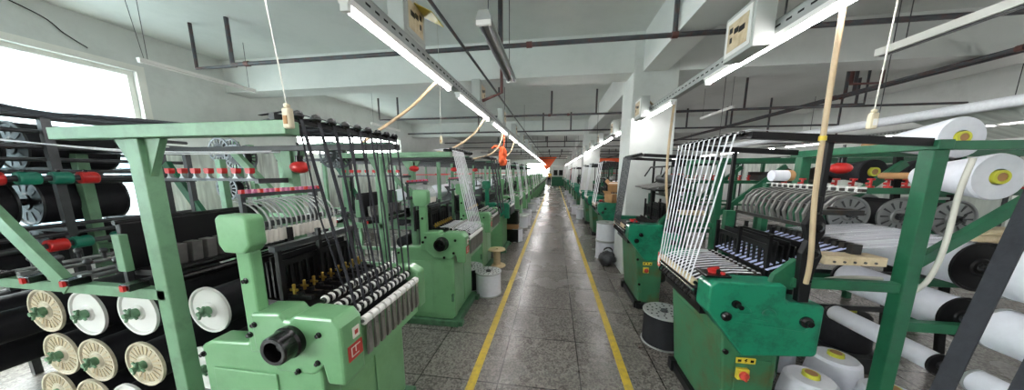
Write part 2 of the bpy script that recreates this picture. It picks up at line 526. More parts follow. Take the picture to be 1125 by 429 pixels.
def left_loom(label, detail=2):
    s = -1
    t = thing('ribbon_loom', label, 'loom')
    MB(s).box(.1, .72, .0, .74, 0, .07).box(.06, .14, .02, .1, 0, .05).box(.06, .14, .64, .72, 0, .05).build('plinth', 'lplinth', t, .008)
    body = MB(s).prism([(.16, .07), (.68, .07), (.68, .6), (.16, .74)], .03, .71).build('body', 'lgreen', t, .015)
    MB(s).prism([(.13, .1), (.76, .1), (.76, .80), (.70, .83), (.5, .84), (.44, .90), (.34, .90), (.30, .76), (.13, .76)], .025, .12).build('gear_housing', 'lgreen', t, .012)
    if detail > 1:
        MB(s).box(.152, .160, .08, .38, .12, .66).box(.152, .160, .40, .68, .12, .66).build('access_panel', 'lgreen', t, .003)
        MB(s).box(.36, .70, .017, .025, .14, .70).build('end_panel', 'lgreen', t, .004)
    # near and far end covers of the take-up head
    prof = [(0, .70), (.085, .70), (.10, .78), (.15, .735), (.33, .735), (.43, .83), (.43, 1.0), (.28, 1.01), (.262, .982), (.238, .982), (.215, 1.005), (.03, 1.005), (0, .965)]
    c = MB(s).prism(prof, 0, .13).build('end_cover', 'lgreen', t, .014)
    c2 = MB(s).prism([(-.005, .72), (.3, .72), (.4, .86), (.4, .97), (.06, 1.0), (-.005, .965)], .655, .745).build('end_cover', 'lgreen', t, .012)
    # column and head
    MB(s).box(.40, .475, .015, .065, .8, 1.27).build('column', 'lgreen', t, .01)
    MB(s).prism([(.40, 1.265), (.50, 1.265), (.525, 1.30), (.525, 1.41), (.505, 1.425), (.385, 1.425), (.37, 1.41), (.37, 1.30)], -.005, .07).build('column_head', 'lgreen', t, .009)
    # hand knob
    k = MB(s).lathe((.232, .01, .895), (0, -1, 0), [(.066, 0), (.07, .035), (.064, .045), (.061, .09), (.056, .096), (.042, .096), (.036, .05), (0, .05)], 36)
    k.cyl((.232, -.035, .895), (.232, -.06, .895), .014, 10)
    k.build('hand_knob', 'blackp', t)
    if detail > 1:
        for u, z in ((.10, .93), (.41, .95), (.12, .80), (.22, .75), (.71, .78), (.44, 1.14), (.44, .9)):
            y = .0 if u < .5 else .0
            MB(s).lathe((u, y + (.018 if z > 1.1 else .002), z), (0, -1, 0), [(.013, 0), (.013, .006), (.009, .007), (.009, .016), (0, .017)], 12).build('bolt', 'blackp', t)
        MB(s).box(-.004, .0, .03, .115, .79, .86).build('rating_plate', 'redsign', t, label='red maker plate')
        g = MB(s)
        g.box(-.0055, -.004, .045, .09, .805, .809).box(-.0055, -.004, .045, .05, .809, .845).box(-.0055, -.004, .07, .074, .82, .85).box(-.0055, -.004, .045, .1, .845, .849)
        g.build('plate_lettering', 'paper', t.children[-1])
        MB(s).box(-.003, .0, .065, .105, .88, .93).build('sticker', 'paper', t, label='white paper sticker')
        MB(s).box(-.004, -.003, .075, .095, .895, .915).build('sticker_print', 'redsign', t.children[-1])
        MB(s).box(.08, .13, .045, .09, 1.0, 1.002).build('sticker', 'paper', t)
        MB(s).box(.14, .16, .0, .07, .28, .36).build('pedal_box', 'lplinth', t, .004)
    # bed and take-up rollers between the covers
    MB(s).prism([(.03, .78), (.5, .78), (.5, 1.0), (.24, .985), (.03, .89)], .13, .655).build('bed', 'black', t)
    for u, z in ((.19, 1.012), (.125, .985), (.065, .957)):
        striped_roller(s, t, u, z, .13, .655, 15 if u > .1 else 13, .021)
    if detail > 1:
        for q in range(10):
            v = .155 + .0505 * q
            MB(s).cyl((.0, v - .019, .925), (.0, v + .019, .925), .021, 14).build('front_roller', 'white', t)
            f = MB(s)
            f.prism([(-.018, .915), (-.012, .915), (-.004, .78), (-.004, .755), (-.012, .755), (-.02, .78)], v - .014, v + .014)
            f.cyl((-.016, v, .885), (-.022, v, .885), .004, 8)
            f.build('guide_plate', 'plate', t)
        MB(s).cyl((.0, .13, .925), (.0, .655, .925), .008, 8).build('roller_shaft', 'steel', t)
        MB(s).box(.01, .03, .13, .655, .70, .89).build('front_panel', 'lgreen', t)
        for q in range(9):
            v = .16 + .056 * q
            n = MB(s).box(.27, .40, v - .009, v + .009, 1.0, 1.02).cyl((.33, v, 1.02), (.33, v, 1.035), .013, 10)
            o = n.build('needle_unit', 'black', t)
            MB(s).cyl((.37, v, 1.015), (.37, v, 1.06), .007, 8).box(.35, .39, v - .004, v + .004, 1.035, 1.045).ball((.37, v, 1.063), .008, 8).build('brass_fitting', 'brass', o)
        # reed beam, healds
        heald_block(s, t, 6, .43, .565, 1.0, 1.19)
        for v in (.13, .36, .6):
            for u in (.40, .575):
                MB(s).box(u, u + .02, v, v + .02, .98, 1.30 if v == .36 else 1.24).build('heald_guide', 'black', t)
        MB(s).box(.40, .435, .12, .66, 1.235, 1.262).build('cross_beam', 'gun', t)
    else:
        b = MB(s).cyl((.0, .13, .925), (.0, .655, .925), .02, 10)
        b.build('front_roller', 'white', t)
        MB(s).box(-.02, 0, .13, .655, .76, .91).build('guide_plate', 'gun', t)
        heald_block(s, t, 3, .42, .56, 1.0, 1.19)
    # back structure: lever bar with tension levers and yarn clips
    MB(s).box(.7, .73, .24, .74, 1.30, 1.33).box(.70, .735, .66, .70, .3, 1.5).box(.7, .73, .24, .74, 1.47, 1.49).box(.7, .72, .24, .26, 1.33, 1.47).build('lever_rail', 'gun', t)
    MB(s).box(.4, .74, .66, .7, .9, .96).build('side_arm', 'lframe', t)
    n = 16 if detail > 1 else 4
    for q in range(n):
        v = .25 + .46 * q / (n - 1)
        l = MB(s).tube([(.76, v, 1.45), (.69, v, 1.44), (.63, v, 1.40), (.60, v, 1.34), (.61, v, 1.28)], .0045 if detail > 1 else .012, 6, curve=3)
        o = l.build('tension_lever', 'galv', t)
        if detail > 1:
            MB(s).cyl((.61, v, 1.30), (.61, v, 1.235), .018, 10, r1=.013).build('yarn_cup', 'paper', o)
            MB(s).box(.695, .715, v - .008, v + .008, 1.49, 1.51).build('yarn_clip', 'pink' if q % 3 else 'red', o)
    return t

def right_loom(label, detail=2):
    s = 1
    t = thing('ribbon_loom', label, 'loom')
    MB(s).box(.14, .42, .0, .73, 0, .07).box(.12, .2, .02, .08, 0, .09).box(.12, .2, .63, .7, 0, .09).build('plinth', 'black', t, .006)
    MB(s).prism([(.165, .07), (.40, .07), (.40, .9), (.13, .9), (.10, .72)], .03, .70).build('body', 'tbody', t, .012)
    MB(s).lathe((.46, .2, .34), (0, 1, 0), [(0, 0), (.07, 0), (.09, .02), (.09, .24), (.07, .28), (0, .28)], 18).build('motor', 'oily', t)
    if detail > 1:
        MB(s).hexa([(.162, .07, .12), (.168, .07, .12), (.168, .66, .12), (.162, .66, .12)], [(.105, .07, .66), (.112, .07, .66), (.112, .66, .66), (.105, .66, .66)]).build('side_panel', 'tbody', t, .003)
        MB(s).box(.19, .37, .022, .03, .11, .56).build('end_panel', 'tbody', t, .004)
    prof = [(0, .845), (.20, .59), (.545, .62), (.555, .64), (.555, .90), (.54, .912), (.385, .925), (.37, .94), (.37, 1.0), (.35, 1.015), (.03, 1.015), (0, .985)]
    MB(s).prism(prof, 0, .135).build('end_cover', 'teal', t, .014)
    MB(s).prism([(-.01, .84), (.16, .68), (.36, .68), (.36, 1.0), (.02, 1.015), (-.01, .985)], .66, .735).build('end_cover', 'teal', t, .012)
    if detail > 1:
        e = [o for o in t.children if o.name.startswith('end_cover')][0]
        g = MB(s)
        for pts in ([(.14, .795), (.48, .765)], [(.15, .845), (.215, .845)], [(.27, .842), (.335, .842)], [(.48, .765), (.50, .80)], [(.22, .82), (.3, .81)]):
            (a, b), (c, d) = pts
            g.tube([(a, .0, b), (c, .0, d)], .0045, 6)
        for cx, cz in ((.18, .85), (.30, .845)):
            g.tube([(cx + .03 * math.cos(a), 0, cz + .03 * math.sin(a)) for a in [R(20 * q) for q in range(0, 10)]], .004, 6)
        g.build('embossed_rib', 'teal', e)
        MB(s).lathe((.135, .0, .895), (0, -1, 0), [(.022, 0), (.022, .012), (.012, .014), (.012, .05), (0, .05)], 14).build('shaft_end', 'blackp', t)
        MB(s).lathe((.09, .0, .825), (0, -1, 0), [(.024, 0), (.026, .018), (.016, .028), (0, .028)], 14).build('screw_knob', 'blackp', t)
        MB(s).lathe((.475, .0, .82), (0, -1, 0), [(.03, 0), (.03, .012), (.018, .02), (.016, .034), (0, .034)], 16).build('screw_knob', 'blackp', t)
        MB(s).lathe((.125, .022, .60), (0, -1, 0), [(.014, 0), (.014, .012), (0, .014)], 10).build('bolt', 'blackp', t)
        MB(s).lathe((.16, .022, .30), (0, -1, 0), [(.014, 0), (.014, .012), (0, .014)], 10).build('bolt', 'blackp', t)
        MB(s).box(.185, .285, .017, .022, .535, .57).build('warning_plate', 'yellow', t, .002, label='yellow electrical warning plate')
        pl = t.children[-1]
        MB(s).add([(.235, .0165, .565), (.225, .0165, .552), (.235, .0165, .552), (.228, .0165, .54), (.245, .0165, .556), (.237, .0165, .556), (.243, .0165, .565)], [tuple(range(7))]).box(.195, .212, .0163, .0167, .545, .56).box(.258, .275, .0163, .0167, .545, .56).build('plate_symbol', 'blackp', pl)
        sw = MB(s).box(.19, .25, -.003, .022, .445, .51).build('switch_box', 'yellow', t, .004, label='yellow rotary switch box')
        MB(s).lathe((.22, -.003, .477), (0, -1, 0), [(.024, 0), (.024, .012), (.018, .016), (0, .018)], 16).box(.215, .225, -.03, -.018, .457, .497).build('rotary_knob', 'redsign', sw, label='red rotary knob')
        MB(s).box(-.014, -.01, .675, .725, .86, .97).build('rating_plate', 'redsign', t)
        MB(s).box(-.016, -.014, .685, .70, .875, .955).box(-.016, -.014, .705, .715, .89, .94).build('plate_lettering', 'paper', t.children[-1])
        cp = MB(s).box(.0, .13, .05, .17, 1.017, 1.03).build('control_plate', 'blackp', t, .003)
        MB(s).cyl((.06, .11, 1.03), (.06, .11, 1.05), .02, 12).bar((.03, .09, 1.052), (.1, .13, 1.052), .016, .012).build('control_lever', 'red', cp, label='red control lever')
        MB(s).cyl((.1, .08, 1.03), (.1, .08, 1.042), .012, 10).build('indicator', 'red', cp)
    # bed
    MB(s).prism([(.03, .76), (.5, .76), (.5, .985), (.05, .96), (.03, .93)], .135, .66).build('bed', 'black', t)
    if detail > 1:
        MB(s).cyl((-.008, .135, .95), (-.008, .66, .95), .011, 10).build('roller_shaft', 'black', t)
        for q in range(12):
            v = .16 + .043 * q
            MB(s).lathe((-.01, v - .017, .952), (0, 1, 0), [(0, 0), (.016, 0), (.022, .005), (.014, .017), (.022, .029), (.016, .034), (0, .034)], 12).build('front_roller', 'beige', t, label='yellowed grooved roller')
            MB(s).tube([(.01, v, .90), (-.02, v, .885), (-.03, v, .86), (-.015, v, .845)], .006, 6, curve=2).build('hook', 'black', t)
        MB(s).box(-.012, .02, .135, .66, .875, .918).build('front_rail', 'black', t, .003)
        MB(s).cyl((-.02, .135, .908), (-.02, .66, .908), .007, 8).build('chrome_rod', 'chrome', t)
        MB(s).box(.0, .03, .135, .66, .835, .86).build('lower_rail', 'oily', t)
        for q in range(12):
            v = .16 + .043 * q
            MB(s).box(.25, .36, v - .007, v + .007, .985, 1.01).cyl((.31, v, 1.01), (.31, v, 1.03), .011, 8).build('needle_unit', 'oily', t)
        heald_block(s, t, 6, .37, .52, 1.03, 1.20, .15, .64)
        for v in (.14, .40, .645):
            for u in (.35, .535):
                MB(s).box(u, u + .018, v, v + .018, .98, 1.25).build('heald_guide', 'black', t)
    else:
        MB(s).cyl((.005, .135, .955), (.005, .66, .955), .018, 10).build('front_roller', 'beige', t)
        MB(s).box(-.012, .02, .135, .66, .86, .93).build('front_rail', 'black', t)
        heald_block(s, t, 3, .40, .52, 1.03, 1.24, .15, .64)
    # lever bank
    MB(s).box(.64, .67, .05, .72, 1.385, 1.41).box(.66, .68, .05, .72, 1.50, 1.515).box(.50, .52, .05, .72, 1.30, 1.32).build('lever_rail', 'oily', t)
    n = 14 if detail > 1 else 5
    for q in range(n):
        v = .08 + .6 * q / (n - 1)
        o = MB(s).ribbon([(.68, v, 1.50), (.64, v, 1.485), (.58, v, 1.47), (.54, v, 1.43), (.52, v, 1.37), (.535, v, 1.31)], .013 if detail > 1 else .04, .012).build('compensator_lever', 'pewter', t)
        if detail > 1:
            MB(s).box(.66, .70, v - .008, v + .008, 1.495, 1.525).build('lever_tip', 'white', o)
    # dark pivot plate and green bracket at the near end
    pv = MB(s).prism([(.415, .93), (.465, .93), (.465, 1.08), (.49, 1.18), (.465, 1.25), (.485, 1.30), (.48, 1.36), (.45, 1.40), (.45, 1.48), (.425, 1.48), (.42, 1.40), (.395, 1.34), (.42, 1.26), (.40, 1.19)], -.01, .025)
    pv.build('pivot_plate', 'black', t, .004)
    if detail > 1:
        pvo = t.children[-1]
        for u, z, r in ((.44, 1.33, .03), (.445, 1.195, .026), (.437, 1.40, .012), (.44, 1.05, .014), (.44, 1.12, .01)):
            MB(s).lathe((u, -.01, z), (0, -1, 0), [(r, 0), (r, .012), (r * .5, .018), (0, .018)], 16).build('boss', 'blackp', pvo)
        MB(s).prism([(.30, .98), (.44, .98), (.44, 1.13), (.41, 1.15), (.32, 1.06)], .03, .06).build('bracket', 'tframe', t, .004)
    MB(s).box(.40, .46, .645, .69, .5, 1.32).box(.645, .685, .66, .70, .85, 1.52).box(.40, .685, .66, .69, .85, .90).build('back_post', 'tframe', t)
    MB(s).box(.45, .67, .03, .055, 1.385, 1.41).build('lever_bracket', 'oily', t)
    return t

# strap guide frames and the straps hanging from them
def strap_guide(side, y0, label, n=12, green=False, u=.12, z=1.78):
    t = thing('strap_guide_frame', label, 'frame', (side * XF, y0, 0))
    s = side
    MB(s).bar((u, .0, z), (u, .76, z), .022, .022).build('guide_bar', 'black', t)
    for v in (.02, .74):
        MB(s).bar((u - .01, v, z), (.86, v, 1.735), .03, .035).build('arm', 'black', t)
        MB(s).bar((.46, v, z - .04), (.46, v, 1.40 if v < .1 else 1.3), .022, .022).build('strut', 'black', t)
    for k in range(n):
        v = .05 + .66 * k / (n - 1)
        MB(s).cyl((u - .035, v, z + .012), (u + .02, v, z + .012), .006, 6).ball((u - .03, v, z + .014), .016, 8).build('guide_hook', 'blackp', t)
    return t

def straps(side, y0, n, label, group, wd=.012, m='strapw', u_top=.09, z_top=1.79, u_bot=.0, z_bot=.95, v0=.16, v1=.635, vt0=.05, vt1=.71, bed=True, sway=0.0, name='webbing_strap'):
    for k in range(n):
        f = k / max(1, n - 1)
        vb, vt = v0 + (v1 - v0) * f, vt0 + (vt1 - vt0) * f
        b = MB(side)
        pts = []
        if bed:
            pts = [(.34, 0, 1.022), (.2, 0, 1.02), (.06, 0, 1.0)]
        P = [(a, vb, c) for a, _, c in pts]
        j = random.uniform(-sway, sway)
        P += [(u_bot - (.034 if side > 0 else .026), vb, z_bot), ((u_bot + u_top) / 2 - .03, (vb + vt) / 2 + j, (z_bot + z_top) / 2), (u_top - .03, vt, z_top), (u_top + .03, vt, z_top + .022), (.3, vt, z_top + .01)]
        b.ribbon(P, wd, .0022)
        o = b.build(name, m, None, loc=(side * XF, y0, 0))
        tag(o, label, 'strap', group)

# ------------------------------------------------------------------ creels
def left_creel(label, full=True):
    s = -1
    t = thing('creel_frame', label, 'frame')
    for u, v in ((.86, .02), (.9, .72), (2.75, .02), (2.75, .72)):
        z = 1.735
        MB(s).box(u - .035, u + .035, v - .03, v + .03, 0, z).build('post', 'lframe', t, .004)
        if u < 1:
            MB(s).prism([(u - .12, 1.735), (u + .12, 1.735), (u + .035, 1.58), (u - .035, 1.58)], v - .012, v + .012).build('gusset', 'lframe', t)
    MB(s).box(.11, 1.26, -.03, .03, 1.735, 1.785).build('top_rail', 'lframe', t, .003)
    MB(s).box(.12, 2.8, .69, .75, 1.735, 1.77).build('top_rail', 'black', t, .003)
    MB(s).box(.845, 2.78, -.01, .03, 1.03, 1.08).build('lower_rail', 'lframe', t, .003)
    MB(s).box(.8, 2.78, .70, .74, 1.0, 1.04).build('lower_rail', 'lframe', t, .003)
    for z in (.89, .6, .39):
        MB(s).box(.92, 2.75, .69, .72, z - .02, z + .02).build('beam_rail', 'lframe', t)
    MB(s).bar((2.75, .02, 1.45), (1.52, .02, 1.05 - .02), .03, .06).build('brace', 'lframe', t) if not full else MB(s).bar((1.95, .0, 1.56), (1.42, .0, 1.05), .03, .07).build('brace', 'lframe', t)
    MB(s).bar((1.93, .72, 1.66), (1.5, .72, 1.02), .03, .05).build('brace', 'tframe', t)
    MB(s).bar((1.35, .72, 1.75), (.92, .72, 1.3), .03, .045).build('brace', 'lframe', t)
    # clip rail
    MB(s).box(.9, 1.75, .50, .53, 1.545, 1.56).build('clip_rail', 'gun', t)
    MB(s).box(.9, .93, .5, .72, 1.53, 1.56).box(1.72, 1.75, .5, .74, 1.53, 1.56).box(1.72, 1.75, .70, .73, 1.04, 1.75).build('rail_bracket', 'gun', t)
    for k in range(8):
        u = .97 + .1 * k
        MB(s).prism([(u - .012, 1.59), (u + .012, 1.59), (u + .018, 1.602), (u + .018, 1.622), (u - .018, 1.622), (u - .018, 1.602)], .5, .53).build('tension_clip', 'red', t)
        MB(s).prism([(u - .022, 1.56), (u + .022, 1.56), (u + .006, 1.575), (u + .006, 1.592), (u - .006, 1.592), (u - .006, 1.575)], .505, .525).build('clip_foot', 'steel', t.children[-1])
    # stop-motion trough with yarn cups
    MB(s).box(1.16, 1.19, .06, .72, 1.12, 1.36).box(1.0, 1.17, .08, .70, 1.10, 1.13).cyl((1.175, .05, 1.365), (1.175, .72, 1.365), .012, 8).build('stop_motion_bar', 'black', t, .004)
    MB(s).cyl((.985, .1, 1.12), (.985, .70, 1.12), .016, 10).cyl((.98, .1, 1.075), (.98, .70, 1.075), .02, 10).build('trough_rod', 'blackp', t)
    MB(s).box(.955, 1.01, .07, .12, 1.03, 1.15).box(.955, 1.01, .69, .72, 1.03, 1.15).build('rod_holder', 'blackp', t, .004)
    MB(s).box(1.14, 1.19, .04, .07, 1.13, 1.31).build('trough_bracket', 'lframe', t, .004)
    MB(s).box(1.15, 1.17, .045, .065, 1.05, 1.13).build('bracket_stem', 'gun', t)
    MB(s).box(1.12, 1.20, .68, .72, .9, 1.36).build('trough_bracket', 'lframe', t, .004)
    for k in range(9):
        v = .12 + .065 * k
        MB(s).prism([(1.04, 1.13), (1.085, 1.13), (1.095, 1.235), (1.03, 1.235)], v - .022, v + .022).build('drop_wire_box', 'pewter', t, .004)
    # yarn guide rods near the trough
    for j, (u, z) in enumerate(((1.35, 1.10), (1.55, 1.08), (1.75, 1.09), (1.95, 1.08))):
        MB(s).cyl((u, .02, z), (u, .72, z), .012, 8).box(u - .015, u + .015, .0, .03, 1.07, z + .02).box(u - .015, u + .015, .71, .74, 1.03, z + .02).build('guide_rod', 'steel', t)
        for k in range(4):
            v = .12 + .15 * k
            MB(s).cyl((u, v, z), (u, v, z + .05), .008, 6).ball((u, v, z + .055), .018, 8).build('guide_eye', 'gun', t.children[-1])
    for u in (1.0, 1.35, 1.6, 1.85):
        MB(s).box(u - .03, u + .03, -.045, .02, 1.08, 1.112).build('rod_clamp', 'blackp', t, .004)
        MB(s).box(u - .012, u + .008, -.055, -.045, 1.082, 1.108).build('clamp_button', 'red', t.children[-1])
    return t

def right_creel(label):
    s = 1
    t = thing('creel_frame', label, 'frame')
    for u, v in ((.895, .03), (.895, .72), (2.9, .03), (2.9, .72)):
        MB(s).box(u - .03, u + .03, v - .03, v + .03, 0, 1.70).build('post', 'tframe', t, .004)
    for v in (.03, .72):
        MB(s).box(.92, 2.86, v - .02, v + .02, .80, .85).build('side_rail', 'tframe', t, .003)
        MB(s).box(.4 if v < .5 else .7, .87, v - .02, v + .02, 1.0, 1.05).build('side_rail', 'tframe', t, .003)
        MB(s).box(.93, 2.95, v - .02, v + .02, 1.70, 1.74).build('top_rail', 'tframe', t, .003)
        MB(s).bar((.92, v, 1.15), (1.5, v, 1.66), .03, .045).build('brace', 'tframe', t)
    MB(s).box(.865, .925, -.01, .8, 1.70, 1.745).build('top_rail', 'tframe', t, .004)
    MB(s).box(2.86, 2.94, -.02, .8, 1.70, 1.74).build('top_rail', 'tframe', t, .004)
    # tension shelf with red tensioners, seen above the yarn
    MB(s).box(.7, 2.3, .60, .66, 1.455, 1.495).box(.86, .90, .60, .74, 1.45, 1.49).box(2.26, 2.3, .60, .74, 1.45, 1.49).box(2.26, 2.3, .70, .74, .84, 1.49).build('tensioner_shelf', 'tframe', t, .003)
    for k in range(15):
        u = .74 + .1 * k
        o = MB(s).cyl((u, .63, 1.495), (u, .63, 1.55), .007, 8).cyl((u, .63, 1.545), (u, .63, 1.557), .018, 12).cyl((u, .63, 1.495), (u, .63, 1.507), .02, 12).box(u - .025, u - .006, .625, .635, 1.515, 1.53).build('tensioner', 'red', t)
    # reed comb
    cb = MB(s).box(.53, .80, .02, .05, 1.13, 1.165).box(.53, .80, .02, .12, 1.165, 1.175).build('comb_holder', 'beige', t, .003)
    for k in range(5):
        MB(s).cyl((.57 + .045 * k, .021, 1.147), (.57 + .045 * k, .015, 1.147), .006, 8).build('screw', 'gun', cb)
    MB(s).box(.70, .73, .05, .70, 1.155, 1.175).build('comb_bar', 'gun', t)
    MB(s).box(.70, .83, .68, .74, 1.13, 1.17).build('comb_arm', 'tframe', t)
    for k in range(14):
        v = .09 + .043 * k
        MB(s).box(.69, .735, v - .014, v + .014, 1.175, 1.225).build('comb_tooth', 'oily', t)
    return t

def warp_beam(name, label, group, r, L, yarn, flange, axle='lframe', rf=None, slots=12, nub=True):
    """yarn beam along y, origin at its near flange centre"""
    rf = rf or r * 1.16
    t = thing(name, label, 'yarn beam', group=group)
    MB().lathe((0, .012, 0), (0, 1, 0), [(r * .3, 0), (r, 0), (r, L - .024), (r * .3, L - .024)], 28).build('yarn_winding', yarn, t)
    for y in (0, L - .012):
        f = MB().lathe((0, y, 0), (0, 1, 0), [(0, 0), (rf * .3, 0), (rf * .36, .006), (rf * .88, .008), (rf * .92, .0), (rf, 0), (rf, .012), (0, .012)], 32)
        if slots and y == 0:
            g = f
            for k in range(slots):
                a = 2 * math.pi * k / slots
                c, sn = math.cos(a), math.sin(a)
                p0, p1 = rf * .45, rf * .82
                wv = rf * .05
                g.hexa([(p0 * c - wv * .5 * sn, .0045, p0 * sn + wv * .5 * c), (p0 * c + wv * .5 * sn, .0045, p0 * sn - wv * .5 * c), (p1 * c + wv * sn, .0055, p1 * sn - wv * c), (p1 * c - wv * sn, .0055, p1 * sn + wv * c)],
                       [(p0 * c - wv * .5 * sn, .003, p0 * sn + wv * .5 * c), (p0 * c + wv * .5 * sn, .003, p0 * sn - wv * .5 * c), (p1 * c + wv * sn, .0035, p1 * sn - wv * c), (p1 * c - wv * sn, .0035, p1 * sn + wv * c)], mi=1)
        o = f.build('flange', [flange, 'gun' if flange != 'flange' else 'beige'], t)
    if nub:
        MB().cyl((0, -.045, 0), (0, L + .06, 0), .012, 10).cyl((0, -.025, 0), (0, .004, 0), .024, 12).tube([(-.02, -.03, -.035), (.02, -.03, .035)], .006, 6).tube([(-.035, -.02, .02), (.035, -.02, -.02)], .006, 6).build('axle', axle, t)
    return t

# ------------------------------------------------------------------ place looms
LY = [.93, 2.55, 3.95, 5.25, 6.8] + [8.35 + 1.55 * k for k in range(16)]
RY = [1.57, 3.25, 5.5, 7.1, 8.7, 12.0, 13.6, 15.2, 18.6, 20.2, 21.8, 25.2, 26.8, 28.4]
L0 = left_loom('light green ribbon loom nearest the camera on the left of the aisle', 2)
L0.location = (-XF, LY[0], 0)
R0 = right_loom('deep green ribbon loom nearest the camera on the right, white straps rising from it', 2)
R0.location = (XF, RY[0], 0)
Lfar = left_loom('x', 1)
Rfar = right_loom('x', 1)
Lfar.location = (-XF, LY[4], 0)
Lfar['label'] = 'light green ribbon loom, fifth from the camera along the left of the aisle'
Rfar.location = (XF, RY[4], 0)
Rfar['label'] = 'deep green ribbon loom, fifth from the camera along the right of the aisle'
for k, y in enumerate(LY):
    if k in (0, 4): continue
    lab = 'light green ribbon loom, %s from the camera along the left of the aisle' % ORD[k]
    o = dup(L0 if k < 3 else Lfar, (-XF - (.07 if k == 2 else 0), y, 0), lab)
    if k == 3:
        o['label'] = 'loom with a teal green end cover, fourth along the left of the aisle'
        for ch in o.children:
            if ch.name.startswith(('end_cover', 'column')):
                ch.data = ch.data.copy()
                ch.data.materials[0] = M['teal']
for k, y in enumerate(RY):
    if k in (0, 4): continue
    dup(R0 if k < 3 else Rfar, (XF, y, 0), 'deep green ribbon loom, %s from the camera along the right of the aisle' % ORD[k])

# strap guide frames and straps
g = strap_guide(1, RY[0], 'black overhead strap guide frame above the nearest right loom', 12)
for k in range(1, 8):
    dup(g, (XF, RY[k], 0), 'black overhead strap guide frame above the %s loom on the right' % ORD[k])
lg = thing('strap_guide_frame', 'black strap guide bar with hooks at the end of the nearest left green rail', 'frame', (-XF, LY[0], 0))
MB(-1).bar((.17, -.02, 1.80), (.17, .78, 1.80), .022, .022).build('guide_bar', 'black', lg)
for k in range(9):
    v = .05 + .66 * k / 8
    MB(-1).cyl((.12, v, 1.812), (.2, v, 1.812), .007, 6).ball((.13, v, 1.815), .02, 8).build('guide_hook', 'blackp', lg)
for v in (.745,):
    MB(-1).bar((.17, v, 1.77), (.85, v, 1.77), .03, .03).build('arm', 'tframe', lg)
for k in range(1, 8):
    dup(lg, (-XF, LY[k], 0), 'black strap guide bar with hooks above the %s loom on the left' % ORD[k])

straps(1, RY[0], 12, 'white webbing strap rising in a row from the nearest right loom', 'white straps on the nearest right loom', .014)
straps(-1, LY[0], 9, 'charcoal webbing strap hanging onto the rollers of the nearest left loom', 'charcoal straps on the nearest left loom', .016, 'strapk', u_top=.15, z_top=1.81, u_bot=.06, z_bot=.99, v0=.14, v1=.62, bed=False, sway=.02)
straps(-1, LY[0], 7, 'thin black tape hanging behind the charcoal straps of the nearest left loom', 'thin black tapes on the nearest left loom', .008, 'strapk', u_top=.21, z_top=1.80, u_bot=.16, z_bot=1.03, v0=.2, v1=.62, vt0=.1, vt1=.7, bed=False, sway=.03)
straps(-1, LY[1], 9, 'white webbing strap hanging in a row over the second left loom', 'white straps on the second left loom', .022, 'strapw', u_top=.14, z_top=1.80, u_bot=.02, z_bot=.96, v0=.2, v1=.6, vt0=.05, vt1=.35, sway=.02)
straps(1, RY[1], 7, 'dark grey webbing strap hanging from the guide of the second right loom', 'grey straps on the second right loom', .04, 'strapk', v0=.3, v1=.62, vt0=.35, vt1=.7, bed=False)
for k in range(2, len(LY)):
    m = ['strapw', 'strapw', 'strapk', 'strapw'][k % 4] if k != 2 else 'strapk'
    straps(-1, LY[k], 3 if k < 12 else 2, '%s webbing strap hanging over the %s left loom' % ('charcoal' if m == 'strapk' else 'white', ORD[k]), 'straps on the %s left loom' % ORD[k], .10 if k < 12 else .14, m, u_top=.12, z_top=1.80, v0=.2, v1=.6, vt0=.2, vt1=.6, bed=False)
for k in range(2, len(RY)):
    m = ['strapw', 'strapw', 'strapw', 'magenta'][k % 4] if k > 4 else 'strapw'
    straps(1, RY[k], 3 if k < 8 else 2, '%s webbing strap hanging over the %s right loom' % ('crimson' if m == 'magenta' else 'white', ORD[k]), 'straps on the %s right loom' % ORD[k], .09 if k < 8 else .12, m, u_top=.1, z_top=1.79, v0=.2, v1=.6, vt0=.2, vt1=.6, bed=False)
# straps of the loom beside the camera cross the right edge of the view
for k, (y, lab) in enumerate(((.70, 'wide dark grey strap crossing the right edge of the photo, inner one'), (.61, 'wide dark grey strap at the far right edge of the photo, outer one'))):
    b = MB()
    b.ribbon([(.83, y - .02, .70), (.845, y - .015, 1.0), (.98, y, 1.78), (1.3, y, 1.83)], .032, .003)
    tag(b.build('webbing_strap', 'strapk'), lab, 'strap')
# frame those two straps run over, standing just outside the view
fr = thing('strap_guide_frame', 'dark strap guide frame beside the camera at the right edge', 'frame', (XF, .5, 0))
MB().bar((.14, -.6, 1.77), (.14, .24, 1.77), .02, .02).bar((.14, -.6, 1.77), (.5, -.6, 1.76), .02, .02).bar((.5, -.6, 1.76), (.5, -.6, 0), .03, .03).bar((0, -.6, .69), (0, .24, .69), .02, .02).bar((0, -.6, .69), (.5, -.6, .69), .02, .02).build('guide_bar', 'black', fr)

# ------------------------------------------------------------------ creels
cl = left_creel('light green creel frame behind the nearest left loom, red clips on its rail')
cl.location = (-XF, LY[0], 0)
def far_creel(s, label, mt):
    t = thing('creel_frame', label, 'frame')
    for u, v in ((.85, .02), (.9, .72), (2.75, .02), (2.75, .72)):
        MB(s).box(u - .022, u + .022, v - .022, v + .022, 0, 1.74).build('post', mt, t)
    for v in (.02, .72):
        MB(s).box(.3, 2.8, v - .02, v + .02, 1.74, 1.775).build('top_rail', 'black', t)
        MB(s).box(.87, 2.75, v - .015, v + .015, 1.0, 1.03).build('side_rail', mt, t)
    for z in (.5, .85, 1.25):
        MB().cyl((s * 1.1, .0, z), (s * 1.1, .74, z), .09, 14).cyl((s * 1.5, .0, z), (s * 1.5, .74, z), .09, 14).build('wound_roll', 'yarnw' if z > 1 else 'yarnk', t)
    MB(s).box(1.05, 1.55, .33, .39, .4, 1.30).build('roll_bracket', 'gun', t)
    MB(s).box(.9, 1.7, .5, .53, 1.545, 1.56).build('clip_rail', 'red', t)
    return t
